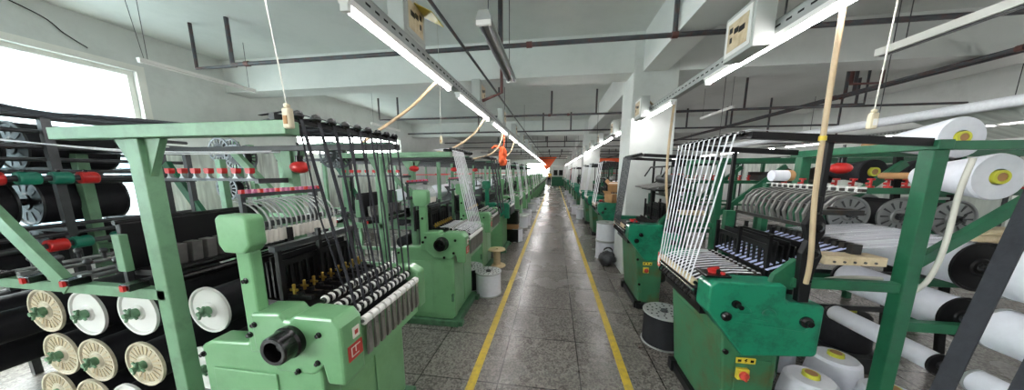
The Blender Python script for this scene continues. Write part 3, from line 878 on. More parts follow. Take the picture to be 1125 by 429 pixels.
fcl = far_creel(-1, 'green creel frame behind the third loom on the left', 'lframe')
fcl.location = (-XF, LY[2], 0)
fcr = far_creel(1, 'deep green creel frame behind the third loom on the right', 'tframe')
fcr.location = (XF, RY[2], 0)
for k in range(3, 12):
    dup(fcl, (-XF, LY[k], 0), 'green creel frame behind the %s loom on the left' % ORD[k])
    dup(fcr, (XF, RY[k], 0), 'deep green creel frame behind the %s loom on the right' % ORD[k])
for k in range(1, 2):
    dup(cl, (-XF, LY[k], 0), 'green creel frame behind the %s loom on the left' % ORD[k])
cr = right_creel('deep green creel frame behind the nearest right loom, tall post in front')
cr.location = (XF, RY[0], 0)
for k in range(1, 2):
    dup(cr, (XF, RY[k], 0), 'deep green creel frame behind the %s loom on the right' % ORD[k])

# black beams with round flanges under the left rail
kinds = {}
def place_beam(kind, make, loc, label, group=None):
    if kind not in kinds:
        kinds[kind] = make()
        o = kinds[kind]
        o['label'] = label
        if group: o['group'] = group
        o.location = loc
        return o
    return dup(kinds[kind], loc, label, group)
beige_b = lambda: warp_beam('warp_beam', '', None, .104, .58, 'yarnk', 'flange', rf=.122, slots=20)
white_b = lambda: warp_beam('warp_beam', '', None, .104, .58, 'yarnk', 'white', rf=.122, slots=0)
names = [('upper', 'left'), ('upper', 'middle'), ('upper', 'right'), ('middle', 'left'), ('middle', 'middle'), ('middle', 'right'), ('bottom', 'left'), ('bottom', 'middle'), ('bottom', 'right')]
spots = [(-2.68, .864), (-2.385, .872), (-2.045, .905), (-2.652, .61), (-2.402, .60), (-2.074, .615), (-2.75, .365), (-2.49, .35), (-2.235, .355)]
kindsel = ['b', 'w', 'w', 'b', 'b', 'b', 'b', 'b', 'w']
for (row, colm), (x, z), kk in zip(names, spots, kindsel):
    place_beam('left_' + kk, beige_b if kk == 'b' else white_b, (x, 1.0, z), '%s flanged beam of black yarn, %s row under the left green rail, %s of three' % ('beige' if kk == 'b' else 'white', row, colm))
place_beam('left_w', white_b, (-1.82, 1.08, .56), 'white flanged beam of black yarn just left of the front green post, tucked low')
place_beam('left_w', white_b, (-1.73, 1.08, .90), 'white flanged beam of black yarn behind the front green post')
dk = lambda: warp_beam('warp_beam', '', None, .1, .55, 'yarnk', 'steel', rf=.125, slots=12, axle='gun')
# dark cones and beams behind the right loom (far side of the creel)
for k, (x, z) in enumerate(((2.02, 1.31), (2.31, 1.30), (2.62, 1.29))):
    place_beam('dk', dk, (x, 2.22, z), '%s steel-flanged reel of black yarn behind the nearest right loom' % ['left', 'middle', 'right'][k])
for k, (x, z) in enumerate(((-4.1, .62), (-3.8, .64), (-3.45, .62), (-4.1, .34), (-3.75, .34))):
    place_beam('dk', dk, (x, 1.05, z), ['steel-flanged black yarn reel low at the left edge', 'second steel-flanged black yarn reel from the left edge', 'third steel-flanged black yarn reel from the left edge', 'bottom steel-flanged black yarn reel at the left edge', 'bottom steel-flanged black yarn reel, second from the left edge'][k])

# the tall rack of black rolls at the window
rk = thing('roll_rack', 'dark steel rack of bars holding black rolls before the bright left window', 'rack', (-3.75, 1.0, 0))
for x in (-.32, .42):
    for y in (-.08, .42, .95):
        MB().box(x - .02, x + .02, y - .02, y + .02, 0, 1.98).build('post', 'gun', rk)
for x, z in ((.40, 1.95), (.40, 1.86), (.40, 1.76), (.40, 1.68), (.40, 1.60), (.40, 1.53), (.42, 1.24), (.42, 1.18), (-.32, 1.95), (-.3, 1.75), (-.3, 1.6)):
    MB().cyl((x, -.3, z), (x, 1.15, z), .014, 8).build('bar', 'gun', rk)
for x in (-.02,):
    for z in (1.8, 1.385, 1.03):
        for y in (-.08, .42, .95):
            MB().box(-.32, .42, y - .015, y + .015, z - .2, z - .17).build('cross_bar', 'gun', rk)
roll = lambda: warp_beam('yarn_roll', '', None, .165, .42, 'yarnk', 'gun', rf=.175, slots=10, axle='gun')
for k, (y, z, lab) in enumerate(((.95, 1.385, 'big black yarn roll in the window rack, middle row, left'), (1.45, 1.385, 'big black yarn roll in the window rack, middle row, right'),
                                 (.95, 1.78, 'big black yarn roll in the window rack, top row, left'), (1.45, 1.78, 'big black yarn roll in the window rack, top row, right'),
                                 (.95, 1.02, 'big black yarn roll in the window rack, low row, left'), (1.45, 1.02, 'big black yarn roll in the window rack, low row, right'))):
    place_beam('roll', roll, (-3.78, y, z), lab)
for j, (z, ys) in enumerate(((1.56, (1.12, 1.24, 1.36, 1.47)), (1.12, (1.28, 1.38, 1.56)))):
    MB().cyl((.5, -.1, z), (.5, 1.0, z), .018, 10).build('clamp_shaft', 'gun', rk)
    for q, y in enumerate(ys):
        cm = 'red' if (q in (0, 3) if j == 0 else q == 0) else 'tealp'
        o = thing('roll_clamp', '%s clamp collar on the %s shaft of the window rack, %s from the left' % ('red' if cm == 'red' else 'teal', 'upper' if j == 0 else 'lower', ORD[q] if q else 'first'), 'clamp', (-3.25, y, z))
        MB().lathe((0, 0, 0), (0, 1, 0), [(.02, 0), (.038, 0), (.041, .008), (.041, .07), (.037, .078), (.02, .078)], 18).build('collar', cm, o)
        MB().lathe((0, .03, .036), (0, 0, 1), [(.012, 0), (.012, .018), (0, .02)], 8).build('set_screw', 'blackp', o)
# dark bundle of tapes running over the left creel
for k in range(6):
    a = random.uniform
    b = MB().tube([(-3.5 + a(-.1, .1), .95 + .06 * k, 2.02 + a(-.03, .03)), (-3.2, 1.12 + .05 * k, 1.98 + a(-.03, .02)), (-2.6, 1.25 + .04 * k, 1.90 + a(-.015, .02)), (-1.9, 1.35 + .03 * k, 1.85 + a(-.02, .02)), (-1.05, 1.0 + .12 * k, 1.815)], .011, 6, curve=5)
    tag(b.build('tape_run', 'strapk'), 'dark tape running over the top of the left creel to the strap guide', 'tape', 'dark tapes over the left creel')
for k in range(2):
    b = MB().tube([(-3.3, 1.1 + .08 * k, 1.80), (-2.4, 1.3 + .05 * k, 1.72 - .01 * k), (-1.6, 1.4 + .05 * k, 1.715)], .004, 6, curve=4)
    tag(b.build('tape_run', 'strapw'), 'white tape running below the dark bundle over the left creel', 'tape', 'white tapes over the left creel')

# thread sheets (uncountable threads)
def sheet(name, quad, label, m='sheet', th=.004, n=1):
    a, b, c, d = [Vector(p) for p in quad]
    nn = (b - a).cross(d - a).normalized() * th
    mb = MB().hexa([tuple(p) for p in (a, b, c, d)], [tuple(p + nn) for p in (a, b, c, d)])
    o = mb.build(name, m)
    tag(o, label, 'threads')
    o['kind'] = 'stuff'
    return o
sheet('warp_thread_sheet', [(2.1, 1.68, 1.252), (2.1, 2.2, 1.252), (1.585, 2.22, 1.20), (1.585, 1.66, 1.20)], 'sheet of white warp threads running into the comb of the nearest right loom')
# flat bands of blue-white warp between comb and healds
for k in range(12):
    v = RY[0] + .12 + .045 * k
    b = MB().ribbon([(1.56, v, 1.20), (1.40, v, 1.14), (1.19, v, 1.055)], .02, .003)
    tag(b.build('warp_band', 'strapb'), 'blue white band of warp between comb and healds of the nearest right loom', 'warp band', 'warp bands of the nearest right loom')
# milky plastic sheets hanging along the left wall
def curtain(X, y0, y1, z0, z1, label):
    b = MB()
    n = 40
    vs, fs = [], []
    for i in range(n + 1):
        y = y0 + (y1 - y0) * i / n
        d = .03 * math.sin(i * 1.3) + .015 * math.sin(i * 2.9)
        vs += [(X + d, y, z0), (X + d, y, z1), (X + d + .004, y, z0), (X + d + .004, y, z1)]
    for i in range(n):
        a, c = 4 * i, 4 * i + 4
        fs += [(a, c, c + 1, a + 1), (a + 2, a + 3, c + 3, c + 2), (a + 1, c + 1, c + 3, a + 3), (a, a + 2, c + 2, c)]
    e = 4 * n
    fs += [(0, 1, 3, 2), (e, e + 2, e + 3, e + 1)]
    b.add(vs, fs, True)
    t = thing('plastic_curtain', label, 'curtain')
    b.build('film', 'plastic_sheet', t)
    MB().cyl((X, y0, z1), (X, y1, z1), .014, 8).build('rail', 'gun', t)
    for y in (y0 + .03, y1 - .03):
        MB().cyl((X, y, z1), (X, y, 0), .014, 8).build('post', 'gun', t)
curtain(-5.35, 3.1, 5.6, .5, 1.95, 'milky plastic dust curtain standing along the wall between the left windows')
curtain(-5.35, 5.8, 8.6, .5, 1.95, 'milky plastic dust curtain standing below the second left window')
curtain(3.9, 3.0, 6.6, .8, 1.85, 'pale ribbed plastic curtain behind the nearest right looms')

# reels with spokes behind the left creel
def reel(label, loc, r=.16):
    t = thing('spoked_reel', label, 'reel', loc)
    for y in (0, .14):
        f = MB()
        f.lathe((0, y, 0), (0, 1, 0), [(r * .86, 0), (r, 0), (r, .012), (r * .86, .012), (r * .86, 0)], 28)
        f.lathe((0, y, 0), (0, 1, 0), [(.01, 0), (r * .42, 0), (r * .42, .012), (.01, .012)], 20)
        for k in range(16):
            a = 2 * math.pi * k / 16
            f.bar((r * .4 * math.cos(a), y + .006, r * .4 * math.sin(a)), (r * .9 * math.cos(a), y + .006, r * .9 * math.sin(a)), .01, .016)
        f.build('spoked_flange', 'gun', t)
    MB().lathe((0, 0, 0), (0, 1, 0), [(.03, 0), (r * .55, 0), (r * .55, .14), (.03, .14)], 20).build('barrel', 'black', t)
    MB().cyl((0, -.03, 0), (0, .2, 0), .014, 8).build('axle', 'gun', t)
    return t
r0 = reel('dark spoked reel on the stand behind the left creel, upper of two', (-4.2, 3.0, 1.87))
dup(r0, (-4.17, 3.0, 1.39), 'dark spoked reel on the stand behind the left creel, lower of two')
dup(r0, (-2.62, 3.0, 1.80), 'dark spoked reel on the post left of the second left loom')
dup(r0, (-3.98, 3.0, 1.78), 'dark spoked reel half hidden behind the upper reel of the left stand')
st = thing('reel_stand', 'pale green slanted stand carrying the spoked reels on the left', 'stand', (-4.2, 3.2, 0))
MB().box(-.03, .03, -.03, .03, 0, 2.0).box(1.55, 1.61, -.03, .03, 0, 1.95).box(.19, .25, -.03, .03, 0, 1.95).build('post', 'lframe', st)
MB().box(-.03, 1.61, -.025, .025, 1.0, 1.05).build('cross_rail', 'lframe', st)
MB().bar((-.0, 0, 1.0), (-.5, 0, .0), .03, .04).build('stay', 'lframe', st)

# red dome lamps on the creels
def dome(label, loc):
    t = thing('signal_lamp', label, 'lamp', loc)
    MB().ball((0, 0, 0), .05, 18, sx=1.25, sz=.8).build('dome', 'red', t)
    MB().cyl((0, 0, .03), (0, 0, .075), .022, 12).cyl((0, 0, .07), (0, 0, .16), .008, 8).build('holder', 'blackp', t)
    return t
d0 = dome('red dome lamp under the black rail of the nearest left creel', (-1.66, 1.63, 1.63))
dup(d0, (-1.72, LY[1] + .72, 1.64), 'red dome lamp under the rail of the second left creel')
dup(d0, (-1.72, LY[2] + .72, 1.64), 'red dome lamp under the rail of the third left creel')
dup(d0, (-1.72, LY[3] + .72, 1.64), 'red dome lamp under the rail of the fourth left creel')
dup(d0, (1.98, 2.29, 1.625), 'red dome lamp hanging under the right creel rail beside the beige conduit')

# ------------------------------------------------------------------ right creel: white beams, cones
for nm, r_, z, X_, row in (('wa', .112, 1.13, 2.11, 'upper'), ('wm', .096, .86, 2.09, 'middle'), ('wl', .055, .585, 2.05, 'lowest')):
    place_beam(nm, lambda: warp_beam('warp_beam', '', None, r_, .58, 'yarnw', 'black', rf=r_ * 1.13, slots=0, axle='gun'), (X_, 1.65, z), 'white yarn beam with dark flange on the right creel, %s row' % row)
    place_beam(nm + 'n', lambda: warp_beam('warp_beam', '', None, r_ * 1.05, .5, 'yarnw', 'galv', rf=r_ * 1.1, slots=0, axle='gun'), (X_ + .02, 1.05, z), 'white yarn beam with pale flange running out of the right edge, %s row' % row)
for z in (1.13, .86, .585):
    MB().box(1.0, 2.2, .74, .76, z - .018, z + .018).build('beam_rail', 'gun', cr)

def big_cone(label, r, L, yarn='yarnw'):
    t = thing('yarn_cone', label, 'yarn cone')
    MB().lathe((0, 0, 0), (0, 1, 0), [(.04, 0), (r * .96, 0), (r, .012), (r * .5, L), (.04, L)], 30).build('yarn_winding', yarn, t)
    MB().lathe((0, -.012, 0), (0, 1, 0), [(.022, 0), (.034, 0), (.034, L + .03), (.022, L + .03), (.022, 0)], 20).build('core_tube', 'lime', t)
    MB().cyl((0, -.01, 0), (0, L + .2, 0), .021, 10).build('peg', 'card', t)
    return t
c0 = big_cone('big white yarn cone facing the camera at the right edge', .115, .3)
c0.location = (2.14, 1.70, 1.575)
dup(c0, (2.24, 1.95, 1.79), 'big white yarn cone half hidden above the right creel corner')
kb = lambda: big_cone('', .095, .3, 'yarnk')
for k, (x, y, z) in enumerate(((2.55, 3.55, 1.55), (2.86, 3.55, 1.56), (2.38, 2.5, 1.60), (2.70, 2.5, 1.60))):
    place_beam('kc', kb, (x, y, z), 'black yarn cone with pale core on the peg row, %s from the left' % (ORD[k] if k else 'first'))
pr_ = thing('peg_rack', 'dark rack of pegs carrying black yarn cones behind the right looms', 'rack', (2.3, 2.9, 0))
MB().box(-.1, .9, -.02, .02, 1.53, 1.63).box(-.1, -.06, -.02, .02, 0, 1.66).box(.86, .9, -.02, .02, 0, 1.66).build('rail', 'oily', pr_)
MB().box(.1, .9, .98, 1.02, 1.5, 1.6).box(.1, .14, -.02, 1.02, 1.5, 1.56).box(.86, .9, .98, 1.02, 0, 1.6).build('rail', 'oily', pr_)
# white dust sheet tube above the right creel
t = thing('dust_sheet', 'long white rolled dust sheet over the right creel', 'sheet')
pts = [(3.0, 1.5, 2.075), (3.0, 2.6, 2.06), (3.0, 4.0, 2.05), (2.98, 6.4, 2.03)]
MB().tube(pts, .04, 12, curve=6).build('rolled_edge', 'strapw', t)
MB().hexa([(3.0, 1.5, 2.05), (3.0, 3.0, 2.05), (3.55, 3.0, 1.86), (3.55, 1.5, 1.86)], [(3.0, 1.5, 2.056), (3.0, 3.0, 2.056), (3.55, 3.0, 1.866), (3.55, 1.5, 1.866)]).build('hanging_film', 'plastic_sheet', t)
for y in (1.6, 3.2, 5.8):
    MB().cyl((3.0, y, 2.09), (3.0, y, HC), .004, 6).build('hanger', 'gun', t)
# folded cream cloth on the upper beams
cb = MB()
cb.hexa([(2.08, 1.67, 1.252), (2.34, 1.67, 1.24), (2.36, 1.80, 1.24), (2.1, 1.81, 1.252)], [(2.1, 1.68, 1.285), (2.32, 1.68, 1.30), (2.34, 1.79, 1.29), (2.12, 1.8, 1.28)]).hexa([(2.12, 1.68, 1.285), (2.3, 1.68, 1.295), (2.33, 1.79, 1.29), (2.14, 1.8, 1.28)], [(2.15, 1.69, 1.315), (2.28, 1.68, 1.33), (2.3, 1.78, 1.32), (2.17, 1.79, 1.31)])
o = cb.build('folded_cloth', 'beige', bevel=.015)
tag(o, 'folded cream cloth lying on the upper white beams at the right', 'cloth')

# cones on the floor by the right loom
def floor_cone(label, yarn='yarnw'):
    t = thing('yarn_cone', label, 'yarn cone')
    MB().lathe((0, 0, 0), (0, 0, 1), [(.03, .0), (.145, .0), (.155, .015), (.148, .15), (.128, .28), (.112, .298), (.045, .302)], 30).build('yarn_winding', yarn, t)
    MB().lathe((0, 0, .0), (0, 0, 1), [(.026, .01), (.046, .01), (.042, .325), (.031, .325), (.026, .02)], 20).build('core_tube', 'lime', t)
    MB().cyl((0, 0, .02), (0, 0, .327), .030, 16).build('core_hole_shade', 'card', t)  # solid brown plug, its colour stands in for shade inside the hollow core
    return t
fc = floor_cone('white yarn cone on the floor at the bottom edge, nearest the right loom')
fc.location = (1.66, 1.87, 0)
for x, y, lab in ((2.02, 2.13, 'white yarn cone on the floor just behind the front one'), (1.85, 2.45, 'white yarn cone half hidden behind the loom cover'), (2.03, 1.80, 'white yarn cone on the floor beside the deep green post'), (1.50, 2.22, 'white yarn cone lying in shade under the right loom end')):
    dup(fc, (x, y, 0), lab)
fk = floor_cone('black yarn cone with pale green core behind the white cones', 'yarnk')
fk.location = (2.45, 2.55, .16)
cr2 = thing('crate', 'low dark crate under the black yarn cone', 'crate', (2.45, 2.55, 0))
MB().box(-.16, .16, -.16, .16, .0, .03).box(-.16, .16, -.16, -.14, .03, .13).box(-.16, .16, .14, .16, .03, .13).box(-.16, -.14, -.14, .14, .03, .13).box(.14, .16, -.14, .14, .03, .13).box(-.15, .15, -.15, .15, .13, .16).build('crate_shell', 'gun', cr2)

# ------------------------------------------------------------------ drums and bobbins by the aisle
def drum(label, yarn, r=.17, h=.31, perf=True):
    t = thing('yarn_drum', label, 'yarn drum')
    MB().lathe((0, 0, 0), (0, 0, 1), [(.05, .014), (r * .96, .014), (r * .96, h - .014), (.05, h - .014)], 32).build('yarn_winding', yarn, t)
    for z in (0, h - .014):
        g = MB().lathe((0, 0, z), (0, 0, 1), [(.04, 0), (r, 0), (r * 1.02, .004), (r * 1.02, .010), (r, .014), (.04, .014), (.04, 0)], 32)
        if z > 0 and perf:
            for rr, n in ((.36, 7), (.58, 10), (.8, 14)):
                for k in range(n):
                    a = 2 * math.pi * k / n
                    g.cyl((r * rr * math.cos(a), r * rr * math.sin(a), h - .001), (r * rr * math.cos(a), r * rr * math.sin(a), h + .0015), r * .05, 8, 1)
            MB().cyl((0, 0, h - .014), (0, 0, h + .012), .03, 12).build('hub', 'gun', t)
        g.build('flange', ['galv', 'black_hole'], t)
    return t
dw = drum('white yarn drum with perforated steel top on the floor by the left yellow line', 'yarnw')
dw.location = (-.83, 3.42, 0)
db = drum('black yarn drum with perforated steel top beside the nearest right loom', 'yarnk', .18, .31)
db.location = (1.05, 2.62, 0)
dup(db, (-1.13, 3.58, 0), 'black yarn drum in the shade behind the white drum')
dwr = drum('white yarn drum at the foot of the right pillar, bottom of a stack of two', 'yarnw', .19, .34, False)
dwr.location = (.985, 5.24, 0)
dup(dwr, (.985, 5.24, .345), 'white yarn drum at the foot of the right pillar, top of a stack of two')
dup(dwr, (.96, 9.7, 0), 'white yarn drum on the floor by the right yellow line before the fifth loom')
dup(dwr, (.86, 10.75, 0), 'white yarn drum on the floor by the second pillar')
dup(db, (1.06, 10.3, 0), 'black yarn drum on the floor between two white drums on the right')
for k, y in enumerate((6.3, 7.9, 8.25, 9.6, 11.3, 13.0, 14.2)):
    dup(dwr if k % 3 else dw, (-.86 - .05 * (k % 2), y, 0), 'white yarn drum on the floor along the left looms, %s one going away' % (ORD[k + 1]))
for k, y in enumerate((12.9, 14.8, 16.4, 19.5)):
    dup(dwr, (.93, y, 0), 'small looking white yarn drum far along the right looms, %s one going away' % (ORD[k + 1]))
# wooden bobbin
t = thing('wooden_bobbin', 'empty pale wooden bobbin on the floor beside the left yellow line', 'bobbin', (-.94, 4.5, 0))
MB().lathe((0, 0, 0), (0, 0, 1), [(0, 0), (.145, 0), (.15, .006), (.15, .016), (.14, .022), (.06, .03), (.06, .27), (.11, .278), (.15, .284), (.15, .296), (.145, .302), (.025, .302), (.02, .2)], 30).build('spool_body', 'wood', t)
# stacked boxes beside the fifth left loom
t = thing('stacked_crate', 'black and brown crate standing at the end of the fifth left loom', 'crate', (-.93, 6.25, 0))
MB().box(-.15, .15, -.12, .12, 0, .3).box(-.15, .15, -.12, .12, .42, .74).build('dark_box', 'blackp', t, .006)
MB().box(-.14, .14, -.11, .11, .3, .42).build('brown_box', 'card', t, .004)
# bag and wire by the drum stack
b = MB().ball((0, 0, .12), .13, 40, sx=1.15, sy=.9, sz=.95).tube([(-.09, -.05, .2), (-.06, -.06, .3), (0, -.06, .33), (.06, -.06, .29), (.09, -.05, .2)], .01, 6, curve=4)
o = b.build('plastic_bag', 'gun', loc=(.93, 4.8, 0))
dsp = o.modifiers.new('crumple', 'DISPLACE')
tx = bpy.data.textures.new('crumple', 'CLOUDS'); tx.noise_scale = .08
dsp.texture = tx; dsp.strength = .09; dsp.mid_level = .5
tag(o, 'crumpled dark plastic bag on the floor in front of the stacked white drums', 'bag')
b = MB().ball((0, 0, .26), .2, 36, sx=.8, sy=.8, sz=1.3)
o = b.build('white_sack', 'strapw', loc=(1.3, 4.18, 0))
dsp = o.modifiers.new('crumple', 'DISPLACE'); dsp.texture = tx; dsp.strength = .05; dsp.mid_level = .5
tag(o, 'white sack standing against the foot of the right pillar', 'sack')
# cartons on the third right loom
def carton(label, loc, rz, rx, sx, sy, sz):
    t = thing('carton', label, 'carton', loc, rz)
    t.rotation_euler.x = rx
    MB().box(-sx, sx, -sy, sy, 0, sz).build('box', 'card', t, .004)
    MB().box(-sx, sx, -.02, .02, sz, sz + .001).build('tape', 'paper', t)
    for s_ in (-1, 1):
        MB().hexa([(s_ * sx, -sy, sz - .002), (s_ * sx, sy, sz - .002), (s_ * (sx + .004), sy, sz - .002), (s_ * (sx + .004), -sy, sz - .002)], [(s_ * (sx + .05), -sy, sz + .06), (s_ * (sx + .05), sy, sz + .06), (s_ * (sx + .054), sy, sz + .06), (s_ * (sx + .054), -sy, sz + .06)]).build('flap', 'card', t)
carton('brown carton lying on the end cover of the third right loom', (1.16, 5.58, 1.02), .5, 0, .15, .11, .16)
carton('tilted brown carton resting on another carton by the pillar', (1.17, 5.58, 1.24), -.4, .25, .12, .1, .15)

# ------------------------------------------------------------------ lighting rows
def trunk(X, y0, y1, label):
    t = thing('cable_trunking', label, 'trunking', (X, y0, 2.33))
    L = y1 - y0
    b = MB().box(-.028, .028, 0, L, .0, .006).box(-.028, -.024, 0, L, .006, .07).box(.024, .028, 0, L, .006, .07).box(-.028, .028, 0, L, .066, .07)
    g = b
    y = .03
    y = 9.3
    while y < min(L, 17):
        for sx in (-1, 1):
            g.box(sx * .0278, sx * .0288, y, y + .035, .03, .04, mi=1)
        y += .07
    b.build('channel', ['galv', 'black_hole'], t)
    k = .4
    while k < L:
        MB().cyl((0, k, .07), (0, k, HC - 2.33 if not any(p - .01 < y0 + k < p + .41 for p in PY) else .66), .005, 6).build('hanger_rod', 'gun', t)
        k += 3.3
    return t
trunk(-.9, -8.5, 34, 'long perforated trunking carrying the left row of lit tubes')
trunk(1.18, -8.5, 34, 'long perforated trunking carrying the right row of lit tubes')
def lamp(label, lit=True, L=1.22):
    t = thing('tube_lamp', label, 'lamp')
    MB().prism([(-.03, .035), (.03, .035), (.022, .012), (-.022, .012)], 0, L).build('reflector', 'white', t)
    for y in (0, L - .025):
        MB().box(-.02, .02, y, y + .025, -.018, .015).build('lamp_holder', 'white', t, .003)
    MB().cyl((0, .025, 0), (0, L - .025, 0), .0145, 12).build('tube', 'tube' if lit else 'white', t)
    return t
lm = None
yl = [1.18, 2.6, 4.08] + [5.55 + 1.46 * k for k in range(19)]
for k, y in enumerate(yl):
    lab = 'lit fluorescent tube in the left row, %s from the camera' % ORD[k]
    if lm is None:
        lm = lamp(lab); lm.location = (-.9, y, 2.295)
    else: dup(lm, (-.9, y, 2.295), lab)
for k in range(6):  # unseen tubes added behind the camera as fill for the near faces
    dup(lm, (-.9, -.28 - 1.46 * k, 2.295), 'lit fluorescent tube added as fill to the left row, unseen behind the camera, %s one back' % ORD[k + 1])
    dup(lm, (1.18, -.14 - 1.46 * k, 2.295), 'lit fluorescent tube added as fill to the right row, unseen behind the camera, %s one back' % ORD[k + 1])
yr = [1.32, 3.18, 4.63] + [6.1 + 1.46 * k for k in range(19)]
for k, y in enumerate(yr):
    dup(lm, (1.18, y, 2.295), 'lit fluorescent tube in the right row, %s from the camera' % ORD[k])
for k in range(14):  # the nearer tubes are out of view, added to brighten the right bay
    dup(lm, (6.6, -4.7 + 1.6 * k, 2.3), 'lit fluorescent tube far over the right side aisle, row continued out of view for brightness, %s from the front' % (ORD[k] if k else 'first'))
trunk(6.6, -5.0, 18, 'trunking carrying lit tubes far over the right side aisle')

# switch boxes on the trunking
def sbox(label, loc, side, flap=False, window_=True):
    t = thing('switch_box', label, 'switch box', loc)
    MB(side).box(0, .10, 0, .27, 0, .25).build('case', 'boxgrey', t, .004)
    MB(side).box(-.006, 0, .02, .25, .02, .23).build('door', 'white' if side > 0 else 'boxgrey', t, .003)
    MB(side).box(-.008, -.006, .045, .225, .045, .2).build('label_panel', 'beige', t, label='yellowed label panel')
    g = MB(side)
    for y, z, wd in ((.07, .12, .05), (.125, .13, .04), (.18, .09, .02), (.18, .145, .03)):
        g.box(-.0095, -.008, y, y + wd, z, z + .03)
    g.build('label_print', 'black', t.children[-1])
    if flap:
        MB(side).hexa([(-.12, .12, .15), (-.005, .12, .21), (-.005,     .27, .20), (-.12, .30, .15)], [(-.12, .12, .155), (-.005, .12, .215), (-.005,     .27, .205), (-.12, .30, .155)]).build('raised_flap', 'yellow', t)
    return t
s0 = sbox('grey switch box with raised yellow flap on the left trunking, nearest', (-.87, 1.63, 2.40), -1, True)
s1 = sbox('grey switch box on the left trunking, second from the camera', (-.87, 3.3, 2.41), -1)
for k in range(2, 10):
    dup(s1, (-.87, 3.3 + 1.5 * (k - 1), 2.41), 'grey switch box on the left trunking, %s from the camera' % ORD[k])
q0 = sbox('white switch box with yellowed panel on the right trunking, nearest', (1.035, 1.79, 2.27), 1)
for k in range(1, 10):
    dup(q0, (1.035, 2.15 + 1.62 * k, 2.27), 'white switch box on the right trunking, %s from the camera' % ORD[k])

def hose(name, label, pts, r, m, cat='hose', group=None, curve=6):
    o = MB().tube(pts, r, 8, curve=curve).build(name, m)
    return tag(o, label, cat, group)
hose('conduit', 'straight beige conduit dropping from the right tubes to the nearest right loom', [(1.2, 1.5, 2.33), (1.195, 1.49, 1.9), (1.205, 1.49, 1.5), (1.215, 1.47, 1.2), (1.23, 1.49, 1.06)], .0105, 'cream', 'conduit')
MB_tie = MB().lathe((1.197, 1.49, 1.74), (0, 0, 1), [(.010, 0), (.014, .0), (.014, .02), (.010, .02)], 12).build('cable_tie', 'yellow', bpy.data.objects['conduit'])
hose('conduit', 'beige conduit dropping beside the white pillar to the second right loom', [(1.2, 3.2, 2.33), (1.17, 3.17, 1.9), (1.15, 3.1, 1.5), (1.22, 3.15, 1.1)], .013, 'cream', 'conduit')
hose('hose', 'beige hose arching over the nearest right switch box', [(1.2, 1.5, 2.42), (1.2, 1.7, 2.56), (1.17, 1.86, 2.52), (1.14, 1.93, 2.42), (1.16, 1.99, 2.40)], .013, 'cream')
hose('hose', 'beige hose sagging from the left tubes towards the nearest left creel', [(-.9, 2.2, 2.33), (-1.12, 2.2, 2.14), (-1.3, 2.15, 2.0), (-1.42, 2.05, 1.88), (-1.45, 1.95, 1.79)], .013, 'cream')
hose('hose', 'beige hose sagging from the left tubes to the second left creel', [(-.9, 3.7, 2.33), (-1.05, 3.65, 2.1), (-1.3, 3.5, 1.9), (-1.6, 3.3, 1.80)], .014, 'cream')
hose('hose', 'beige hose sagging from the left tubes to the third left creel', [(-.9, 5.0, 2.33), (-.98, 4.95, 2.05), (-1.15, 4.8, 1.88), (-1.5, 4.6, 1.79)], .014, 'cream')
hose('hose', 'beige hose sagging from the left tubes to the fourth left creel', [(-.9, 6.4, 2.33), (-.98, 6.3, 2.05), (-1.15, 6.1, 1.88), (-1.5, 5.9, 1.79)], .014, 'cream')
hose('hose', 'beige hose looping below the second right switch box', [(1.19, 3.8, 2.40), (1.13, 3.9, 2.5), (1.12, 4.0, 2.42), (1.14, 4.05, 2.3)], .012, 'cream')
hose('hose', 'white hose hanging down the front deep green post of the right creel', [(1.84, 1.55, 1.66), (1.815, 1.545, 1.5), (1.81, 1.545, 1.25), (1.795, 1.56, 1.08), (1.775, 1.6, .99)], .010, 'cordw')
hose('hose', 'white hose curving out behind the nearest right loom cover', [(1.42, 1.75, .92), (1.5, 1.72, 1.0), (1.62, 1.7, 1.03), (1.75, 1.7, 1.03)], .012, 'cordw')

# pull cord switches
def pull(label, top, bot, m='cordw'):
    t = thing('pull_switch', label, 'switch', bot)
    d = Vector(top) - Vector(bot)
    MB().tube([(0, 0, .045), tuple(d * .5 + Vector((.008, 0, 0))), tuple(d)], .003 if m == 'ivory' else .002, 6, curve=4).build('cord', 'cordw', t)
    MB().box(-.015, .015, -.011, .011, -.035, .035).box(-.009, .009, -.009, .009, .035, .05).build('switch_body', 'ivory', t, .006)
    MB().box(-.007, .007, -.014, -.011, -.02, .008).build('rocker', 'card' if m != 'ivory' else 'white', t)
    return t
pull('ivory pull switch on a long cord over the end of the nearest left rail', (-1.23, 1.0, HC), (-.925, .885, 1.785))
pull('ivory pull switch on a white cord at the right under the dust sheet', (1.41, 1.52, HC), (1.385, 1.5, 1.822), 'ivory')
pull('white lampholder pull switch hanging before the second left creel', (-1.2, 2.9, 2.99 + .4), (-1.2, 2.9, 1.93))

# unlit lamps hung from the ceiling
off = thing('tube_lamp', 'grey unlit twin lamp hanging from the ceiling between the two rows', 'lamp', (-.49, 1.97, 2.6))
MB().prism([(-.055, 0), (.055, 0), (.035, .06), (-.035, .06)], 0, 1.24).build('reflector', 'galv', off)
for x in (-.03, .03):
    MB().cyl((x, .02, -.014), (x, 1.22, -.014), .0135, 10).build('tube', 'gun' if x < 0 else 'steel', off)
for y in (0, 1.215):
    MB().box(-.05, .05, y, y + .025, -.03, 0).build('lamp_holder', 'white', off)
for y in (.15, 1.1):
    MB().cyl((0, y, .06), (0, y, HC - 2.6), .004, 6).build('hanger', 'gun', off)
def hung_batten(label, loc, L, lit=False):
    t = lamp(label, lit, L)
    t.location = loc
    for y in (.08, L - .08):
        MB().cyl((0, y, .035), (0, y, HC - loc[2]), .003, 6).build('hanger', 'gun', t)
    return t
hung_batten('white unlit batten hung high along the left wall', (-4.67, 2.7, 2.84), 1.25)
